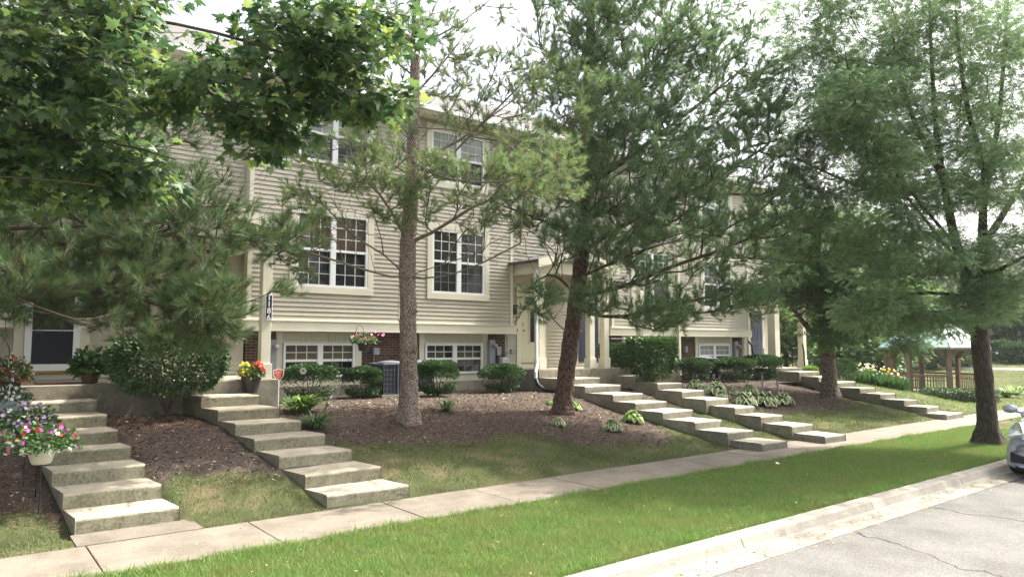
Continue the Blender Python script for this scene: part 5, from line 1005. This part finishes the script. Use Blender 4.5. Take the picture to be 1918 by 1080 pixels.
for px,w_,lab in ((1885,33,'clump of green strappy plants right of the big locust trunk'),(1905,35,'farther clump of strappy plants near the car mirror')):
    q=P(px,735,w_); strap('daylily',lab,'daylily',(q[0],q[1],gz(q[0],q[1])),160,.9,.02,'lime',1.0,.8)
for px,w_,r,lab in ((1878,54,1.3,'rounded shrub before the far white building, left one'),(1908,52,1.1,'rounded shrub before the far white building, right one'),(1640,46,2.0,'dark rounded shrub behind the lilies'),(1720,52,1.8,'dark shrub seen through the left side of the gazebo'),(1790,52,1.6,'dark shrub seen through the gazebo above the far steps'),(1560,44,1.8,'dark shrub behind the farthest steps'),(1600,42,1.6,'bushy green shrub left of the lily bed')):
    q=P(px,680,w_); mound('shrub',lab,'shrub',(q[0],q[1],gz(q[0],q[1])),r,r,r*1.15,2600,leaf=.16,group='shrubs on the far lawn',flat=.6)
# far paths
fp=MB()
for (pa,pb,wd) in (((1700,689,0),(1960,691,0),.7),):
    a=G(1690,690); b_=G(1918,690); 
for X0,X1,Y0,Y1 in ((56,57.4,-30,25),(30,41,8.0,9.2)):
    n=24; xs=np.linspace(X0,X1,n if X1-X0>3 else 2); ys=np.linspace(Y0,Y1,n if Y1-Y0>3 else 2); b=len(fp.v); 
    vs=[(x,y,float(zt(x,y))+.03) for x in xs for y in ys]; ny_=len(ys)
    fp.add(vs,[(i*ny_+j,(i+1)*ny_+j,(i+1)*ny_+j+1,i*ny_+j+1) for i in range(len(xs)-1) for j in range(ny_-1)])
q0=G(1795,790); 
tag(fp.build('path',M['curb']),kind='structure')
q=G(1785,749); tag(MB().lathe((q[0],q[1],q[2]-.05),[(.42,0),(.45,.07),(.38,.10),(.001,.10)],16).build('utility_cover',M['greymetal']),'flat grey utility cover in the dry grass near the farthest steps','utility cover')
# far building
hx=74
t=thing('townhouse','far pale townhouse with white trim, glimpsed through trees behind the gazebo','townhouse',(hx,22,1.6)); M['palesiding']=mat('pale_siding',(.62,.58,.50),.6)
mb=MB(); z=1.7
while z<8.6: mb.add([(hx-.02,2,z),(hx-.02,45,z),(hx,45,z+.11),(hx,2,z+.11)],[(0,3,2,1)]); z+=.11
mb.build('siding',M['palesiding'],t); MB().box(hx+.01,hx+10,2,45,1,8.6).build('wall_core',M['palesiding'],t)
MB().hexa([(hx-.5,1.6,8.5),(hx+5,1.6,11.3),(hx+10.5,1.6,8.5)],[(hx-.5,45.4,8.5),(hx+5,45.4,11.3),(hx+10.5,45.4,8.5)]).build('roof',M['shingle'],t)
for y in (5,9,14,18,23,27,32,36):
    for z0 in (2.6,5.6):
        f=MB(); f.box(hx-.08,hx-.021,y,y+1.7,z0,z0+1.7); fo=f.build('window',M['white'],t); g_=MB()
        g_.box(hx-.095,hx-.081,y+.12,y+.8,z0+.12,z0+1.58); g_.box(hx-.095,hx-.081,y+.9,y+1.58,z0+.12,z0+1.58); g_.build('pane',M['glass'],fo)
for y in (12,21,30):
    MB().box(hx-1.6,hx-.03,y-.9,y+.9,1,2.4).build('porch_slab',M['slab'],t); 
    for k in (-.8,.8): MB().box(hx-1.55,hx-1.3,y+k-.12,y+k+.12,2.4,5).build('porch_column',M['trim'],t)
    MB().box(hx-1.7,hx-.03,y-1.1,y+1.1,5,5.3).build('porch_roof',M['trim'],t)
for j,y in enumerate((17.3,21.5)):
    s_=thing('concrete_stairs',['pale concrete steps far behind the gazebo, left flight','pale concrete steps far behind the gazebo, right flight'][j],'stairs',(hx-8,y,1),'far steps behind the gazebo')
    for k in range(6):
        xx=hx-9.5+k*1.25; zz=float(zt(xx,y))+.12+k*.1; MB().box(xx,xx+1.4,y-.8,y+.8,zz-.4,zz+.06).build('step',M['curb'],s_)
# ---------------------------------------------------------------- parked car
def car():
    X0,YC,Z0=14.35,3.86,-.13; hw=.84
    t=thing('parked_car','small silver hatchback parked at the kerb at the right edge','car',(X0+1.8,YC,Z0))
    paint=mat('silver_blue_paint',(.42,.47,.55),.28,.6,metal=.35,coat=.8); gl=mat('car_glass',(.01,.012,.015),.05,.7); lamp=mat('lamp_lens',(.30,.32,.34),.12,.8,noise=(9,(.75,.76,.76),.9),metal=.3); blk=M['plastic_black']
    # body lofted along x: sections (x, z_bottom, z_belt, halfwidth_low, halfwidth_belt, roof z, roof halfwidth)
    sec=[(0,.20,.58,.72,.60),(.04,.125,.68,.82,.68),(.16,.115,.78,.85,.73),(.42,.12,.88,.85,.76),(.75,.19,.94,.84,.77),(1.05,.19,1.0,.845,.79),(1.6,.19,1.04,.85,.80),(2.4,.19,1.06,.85,.80),(3.1,.2,1.07,.845,.79),(3.55,.24,1.02,.82,.76),(3.72,.34,.9,.74,.70)]
    V=[];n=18
    for x,zb,zt_,wl,wb in sec:
        prof=[(-wl*.8,zb),(-wl,zb+.08),(-wl,zb+(zt_-zb)*.35),(-wl*.995,zb+(zt_-zb)*.6),(-wb-.02,zt_-.1),(-wb,zt_-.03),(-wb*.85,zt_+.01),(-wb*.5,zt_+.035),(-wb*.15,zt_+.045)]
        prof=prof+[(-a,b) for a,b in prof[::-1]]
        bow=lambda a: .16*(abs(a)/.8)**2.4 if x<.5 else (-.10*(abs(a)/.8)**2 if x>3.5 else 0)
        V+=[(X0+x+bow(a)*(1 if x<.5 else 1),YC+a,Z0+b) for a,b in prof]
    F=[]
    for i in range(len(sec)-1):
        for k in range(n): F.append((i*n+k,i*n+(k+1)%n,(i+1)*n+(k+1)%n,(i+1)*n+k))
    m=MB().add(V,F+[tuple(range(n)),tuple((len(sec)-1)*n+k for k in range(n))[::-1]]); body=m.build('body',paint,t,smooth=True); ssm=body.modifiers.new('s','SUBSURF'); ssm.levels=2; ssm.render_levels=2
    # cabin
    cs_=[(1.0,1.0,.74,1.02,.70),(1.55,1.02,.77,1.38,.60),(1.9,1.03,.78,1.47,.60),(2.6,1.04,.78,1.50,.60),(3.2,1.05,.76,1.44,.56),(3.62,.98,.70,1.04,.60)]
    V=[];n=8
    for x,zb,wb,zr,wr in cs_: V+=[(X0+x,YC+a,Z0+b) for a,b in [(-wb,zb),(-(wb+wr)/2-.01,(zb+zr)/2),(-wr,zr-.03),(-wr*.5,zr+.01),(wr*.5,zr+.01),(wr,zr-.03),((wb+wr)/2+.01,(zb+zr)/2),(wb,zb)]]
    F=[(i*n+k,i*n+(k+1)%n,(i+1)*n+(k+1)%n,(i+1)*n+k) for i in range(5) for k in range(n)]
    MB().add(V,F).build('windows',gl,t,smooth=True)
    rf=MB(); 
    for a,b in ((2,3),(1,2),(3,4)):
        pass
    V=[];
    for x,zb,wb,zr,wr in cs_[1:5]: V+=[(X0+x,YC+a,Z0+b) for a,b in [(-wr-.012,zr-.05),(-wr+.02,zr+.015),(-wr*.4,zr+.035),(wr*.4,zr+.035),(wr-.02,zr+.015),(wr+.012,zr-.05)]]
    rf.add(V,[(i*6+k,i*6+k+1,(i+1)*6+k+1,(i+1)*6+k) for i in range(3) for k in range(5)])
    for s in (-1,1):
        rf.tube([(X0+.98,YC+s*.77,Z0+1.0),(X0+1.3,YC+s*.69,Z0+1.22),(X0+1.55,YC+s*.61,Z0+1.38)],.03,6); rf.tube([(X0+2.35,YC+s*.79,Z0+1.05),(X0+2.4,YC+s*.62,Z0+1.45)],.03,6); rf.tube([(X0+3.2,YC+s*.57,Z0+1.42),(X0+3.6,YC+s*.7,Z0+1.0)],.04,6)
    rf.build('roof',paint,t,smooth=True)
    for s in (-1,1):
        q=MB(); c=np.array([X0+.36,YC+s*.64,Z0+.72]); 
        # swept headlamp shell following the corner
        pts=[(.14,.50,.60),(.10,.42,.66),(.22,.52,.75),(.42,.66,.86),(.52,.74,.84),(.46,.79,.72),(.34,.78,.62)]
        pts=[(.015,.48,.66),(.05,.47,.76),(.16,.54,.85),(.38,.63,.915),(.52,.72,.92),(.40,.785,.80),(.12,.77,.67)]
        a=[(X0+x+.10,YC+s*(y-.02),Z0+z) for x,y,z in pts]; b=[(x-.075,y+s*.035,z+.012) for x,y,z in a]
        q.hexa(a,b); h=q.build('headlight',lamp,t,smooth=False,bevel=.012)
        pass
        mr_=MB(); mr_.lathe((X0+1.12,YC+s*1.0,Z0+1.02),[(.001,0),(.07,.02),(.10,.07),(.09,.13),(.001,.16)],14,sx=.65,sy=1.25); mr_.tube([(X0+1.15,YC+s*.78,Z0+1.03),(X0+1.13,YC+s*.95,Z0+1.07)],.025,6); mr_.build('wing_mirror',paint,t,smooth=True)
        q=MB(); 
        for k in range(6):
            z=.26+k*.035; q.tube([(X0+.12+.01*k*0,YC+s*.42,Z0+z),(X0+.2,YC+s*(.70-.02*k),Z0+z)],.008,4)
        q.hexa([(X0+.15,YC+s*.36,Z0+.26),(X0+.30,YC+s*.70,Z0+.27),(X0+.30,YC+s*.70,Z0+.44),(X0+.15,YC+s*.50,Z0+.37)],[(X0+.035,YC+s*.36,Z0+.26),(X0+.115,YC+s*.72,Z0+.27),(X0+.115,YC+s*.71,Z0+.44),(X0+.045,YC+s*.50,Z0+.37)])
        q.build('fog_grille',blk,t)
        for xw in (.72,3.02):
            wv=MB(); seg=24; prof=[(.0,.02),(.17,.02),(.2,-.02),(.27,-.01),(.29,.03),(.29,.17),(.25,.2),(.0,.2)]
            vs=[(X0+xw+r*math.cos(2*math.pi*k/seg),YC+s*(.855-y),Z0+.29+r*math.sin(2*math.pi*k/seg)) for r,y in prof for k in range(seg)]
            wv.add(vs,[(i*seg+k,i*seg+(k+1)%seg,(i+1)*seg+(k+1)%seg,(i+1)*seg+k) for i in range(len(prof)-1) for k in range(seg)]); wh=wv.build('wheel',mat('tyre',(.02,.02,.02),.85),t,smooth=True)
            rm_=MB()
            for k in range(7):
                a=k*2*math.pi/7; rm_.tube([(X0+xw,YC+s*.875,Z0+.29),(X0+xw+.18*math.cos(a),YC+s*.87,Z0+.29+.18*math.sin(a))],.018,5)
            rm_.build('rim',M['lightgrey'],wh)
    MB().box(X0+.10,X0+.3,YC-.36,YC+.36,Z0+.22,Z0+.40).build('lower_grille',blk,t,bevel=.03)
    MB().box(X0+.12,X0+3.5,YC-.66,YC+.66,Z0+.15,Z0+.24).build('underbody',blk,t,bevel=.03)
    MB().box(X0+.02,X0+.05,YC-.26,YC+.26,Z0+.42,Z0+.54).build('number_plate',M['white'],t)
    w2_=MB(); w2_.tube([(X0+1.02,YC-.3,Z0+1.04),(X0+1.2,YC+.25,Z0+1.2)],.01,4); w2_.build('wiper',blk,t)
car()
# ---------------------------------------------------------------- ground cover (stuff)
def blades(name,pts,L,wd,m,lean=.5):
    n=len(pts); a=RNG.random(n)*6.283; l=L*(.55+.7*RNG.random(n))*(1+.35*np.sin(pts[:,0]*4.1+np.sin(pts[:,1]*5))*np.sin(pts[:,1]*6.3+1.3*np.sin(pts[:,0]*3))); side=np.stack([np.cos(a),np.sin(a),np.zeros(n)],-1)*wd*.5
    tip=np.stack([RNG.normal(size=n)*lean,RNG.normal(size=n)*lean,np.ones(n)],-1); tip=norm(tip)*l[:,None]
    V=np.stack([pts-side,pts+side,pts+tip],1).reshape(-1,3); o=build_np(name,V,np.arange(3*n).reshape(-1,3),m); return tag(o,kind='stuff')
def onstairs(X,Y):
    r=np.zeros(len(X),bool)
    for o in SC.objects:
        pass
    return r
STR=[]
for k,(r,L,R) in S.items():
    n=len(L); a=atz(*R[-1],r); b_=atz(*R[0],r*n); c=atz(*L[-1],r); d=atz(*L[4 if k==1 else 0],r*(n-(4 if k==1 else 0)))
    STR.append((a,b_,c,d))
def off_stairs(X,Y):
    ok=np.ones(len(X),bool)
    for a,b_,c,d in STR:
        xr=np.interp(Y,[a[1],b_[1]],[a[0],b_[0]]); sl_=(d[0]-c[0])/(d[1]-c[1]); xl=c[0]+(Y-c[1])*sl_
        ok&=~((X>xl-.01)&(X<xr+.01)&(Y>min(a[1],c[1])-.02))
    return ok
n=420000; X=-.5+22*RNG.random(n)**1.35; Y=5.06+RNG.random(n)*2.72; k=1-.0*X
Y=np.where(Y>7.72,7.70+RNG.random(n)*.07,Y)
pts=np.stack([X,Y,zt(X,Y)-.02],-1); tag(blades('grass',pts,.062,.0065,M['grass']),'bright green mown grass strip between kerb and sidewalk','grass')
n=230000; X=-1+26*RNG.random(n)**1.25; Y=8.95+RNG.random(n)*3.4
e=yb(X)+.18*np.sin(X*3.1)+.1*np.sin(X*7.7+1)+RNG.normal(size=n)*.12
dens=.45+.55*(np.sin(X*1.7+Y*2.3)*np.sin(X*.9-Y*3.1)>-.25)
kp=(Y<e)&off_stairs(X,Y)&(RNG.random(n)<dens)&~((X>1.1)&(X<2.45)&(Y<9.6)); pts=np.stack([X,Y,zt(X,Y)-.01],-1)[kp]
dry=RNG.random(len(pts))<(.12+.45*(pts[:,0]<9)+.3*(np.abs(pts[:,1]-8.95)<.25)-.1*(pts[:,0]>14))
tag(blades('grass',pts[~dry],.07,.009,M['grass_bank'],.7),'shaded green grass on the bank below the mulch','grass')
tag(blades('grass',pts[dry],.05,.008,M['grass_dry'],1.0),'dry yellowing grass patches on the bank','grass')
n=60000; X=24+40*RNG.random(n)**1.3; Y=5.2+22*RNG.random(n); kp=(Y>9.0)&off_stairs(X,Y)|(Y<7.7); pts=np.stack([X,Y,zt(X,Y)-.01],-1)[kp]; tag(blades('grass',pts,.09,.03,M['grass']),'sunny lawn grass around the gazebo','grass')
n=1500; cx_=RNG.random(n)**1.2*19; cy_=np.where(RNG.random(n)<.4,7.66+RNG.normal(size=n)*.05,np.where(RNG.random(n)<.4,5.1+RNG.random(n)*.06,5.2+2.3*RNG.random(n))); X=np.repeat(cx_,14)+RNG.normal(size=n*14)*.035; Y=np.clip(np.repeat(cy_,14)+RNG.normal(size=n*14)*.03,5.05,7.8)
tag(blades('grass',np.stack([X,Y,zt(X,Y)-.01],-1),.10,.008,M['grass'],.8),'coarser taller tufts in the verge and over its edges','grass')
n=2600; X=RNG.random(n)*15; Y=4.6+RNG.normal(size=n)*.14; kp=(Y<4.78)&(Y>4.2); X=X[kp];Y=Y[kp]; n=len(X); V,F=inst(np.array([(-.3,0,0),(.3,0,0),(.2,1,.1),(-.3,1,0)]),LEAF_F,np.stack([X,Y,np.where(Y>4.47,-.108,-.124)],-1),rdir(n,.1),norm(np.array([0,0,1])+rdir(n)*.3),.006+.03*RNG.random(n)**3); tag(build_np('gutter_grit',V,F,M['litter']),'grit and crumbled leaves collected along the gutter','grit',kind='stuff')
# mulch chips
n=150000; X=-1+25*RNG.random(n)**1.2; Y=9.2+RNG.random(n)*7.4; kp=(Y>yb(X)+.18*np.sin(X*3.1)-.15+RNG.normal(size=n)*.12)&off_stairs(X,Y); X=X[kp];Y=Y[kp];n=len(X)
CH=np.array([(-.18,0,0),(.18,0,0),(.14,1,.1),(-.16,1,0)]); D=rdir(n,.25); N=norm(np.array([0,0,1])+rdir(n)*.4)
V,F=inst(CH,LEAF_F,np.stack([X,Y,zt(X,Y)+.004],-1),D,N,.014+.042*RNG.random(n)**2); tag(build_np('mulch',V,F,M['chips']),'dark brown wood mulch covering the planting beds','mulch',kind='stuff')
n=17000; c0=np.array([[0.3,10.6],[2.9,13],[6.8,11.9],[8.5,11.2],[10.8,11.6],[21.5,11.5]]); s0=np.array([.8,.9,1.2,1.3,1.3,1.3]); ci=RNG.integers(0,6,n); X=c0[ci,0]+RNG.normal(size=n)*s0[ci]; Y=c0[ci,1]+RNG.normal(size=n)*s0[ci]*.8; kp=(Y>yb(X)-.3)&(Y<16.6)&off_stairs(X,Y); X=X[kp];Y=Y[kp];n=len(X)
V,F=inst(np.array([(-.02,0,0),(.02,0,0),(.02,1,.05),(-.02,1,0)]),LEAF_F,np.stack([X,Y,zt(X,Y)+.012],-1),rdir(n,.12),norm(np.array([0,0,1])+rdir(n)*.2),.10*(.6+.6*RNG.random(n)),); tag(build_np('pine_straw',V,F,M['straw']),'reddish fallen pine needles scattered over the mulch','pine straw',kind='stuff')
# needles and bits on the stairs
LP=[];
for o in SC.objects:
    if o.name.startswith('step') and o.parent and o.parent.get('group')=='concrete stairs down the bank':
        vs=np.array([tuple(v.co+o.parent.location) for v in o.data.vertices]); x0_,x1_=np.percentile(vs[:,0],8),np.percentile(vs[:,0],92); y0_=vs[:,1].min(); z1_=vs[:,2].max()
        for _ in range(16): LP.append((random.uniform(x0_,x1_),y0_+random.uniform(.08,.62),z1_+.002))
LP=np.array(LP); n=len(LP); V,F=inst(np.array([(-.05,0,0),(.05,0,0),(.05,1,.03),(-.05,1,0)]),LEAF_F,LP,rdir(n,.08),norm(np.array([0,0,1])+rdir(n)*.15),.02+.05*RNG.random(n)); tag(build_np('leaf_litter',V,F,M['straw']),'thin scatter of brown needles and bits lying on the stair treads','leaf litter',kind='stuff')
# litter on walks, kerb and road
n=1700; X=RNG.random(n)**1.2*20; Y=np.where(RNG.random(n)<.45,4.75+RNG.normal(size=n)*.10,np.where(RNG.random(n)<.6,7.8+1.1*RNG.random(n),5+2.6*RNG.random(n))); zz=np.where(Y<4.8,-.105,np.where(Y<5.04,.016,np.where(Y<7.72,.045,.018)))
V,F=inst(LEAF,LEAF_F,np.stack([X,Y,zz],-1),rdir(n,.1),norm(np.array([0,0,1])+rdir(n)*.25),.012+.03*RNG.random(n)**2); tag(build_np('leaf_litter',V,F,M['litter']),'small dry leaves and bits scattered on walk, kerb and grass','leaf litter',kind='stuff')
q=G(1458,874); MB_=MB().add([(q[0]-.04,q[1]-.03,.06),(q[0]+.04,q[1]-.02,.055),(q[0]+.05,q[1]+.03,.07),(q[0]+.0,q[1]+.05,.085),(q[0]-.05,q[1]+.02,.06)],[(0,1,2,3,4)]); tag(MB_.build('paper_scrap',M['petal_white']),'crumpled white paper scrap lying on the verge grass','litter')

veil_mat=mat('added_veil_air',(1,1,1)); t=veil_mat.node_tree; t.nodes.remove(t.nodes['Principled BSDF']); v=t.nodes.new('ShaderNodeVolumePrincipled'); v.inputs['Density'].default_value=.0003; v.inputs['Color'].default_value=(.93,.97,1,1); v.inputs['Anisotropy'].default_value=.2
t.links.new(v.outputs[0],t.nodes['Material Output'].inputs['Volume'])
tag(MB().box(-30,130,-30,90,-2.2,17.5).build('added_veil',veil_mat),kind='stuff')  # thin air volume added to soften shadows like lens glare, not real haze
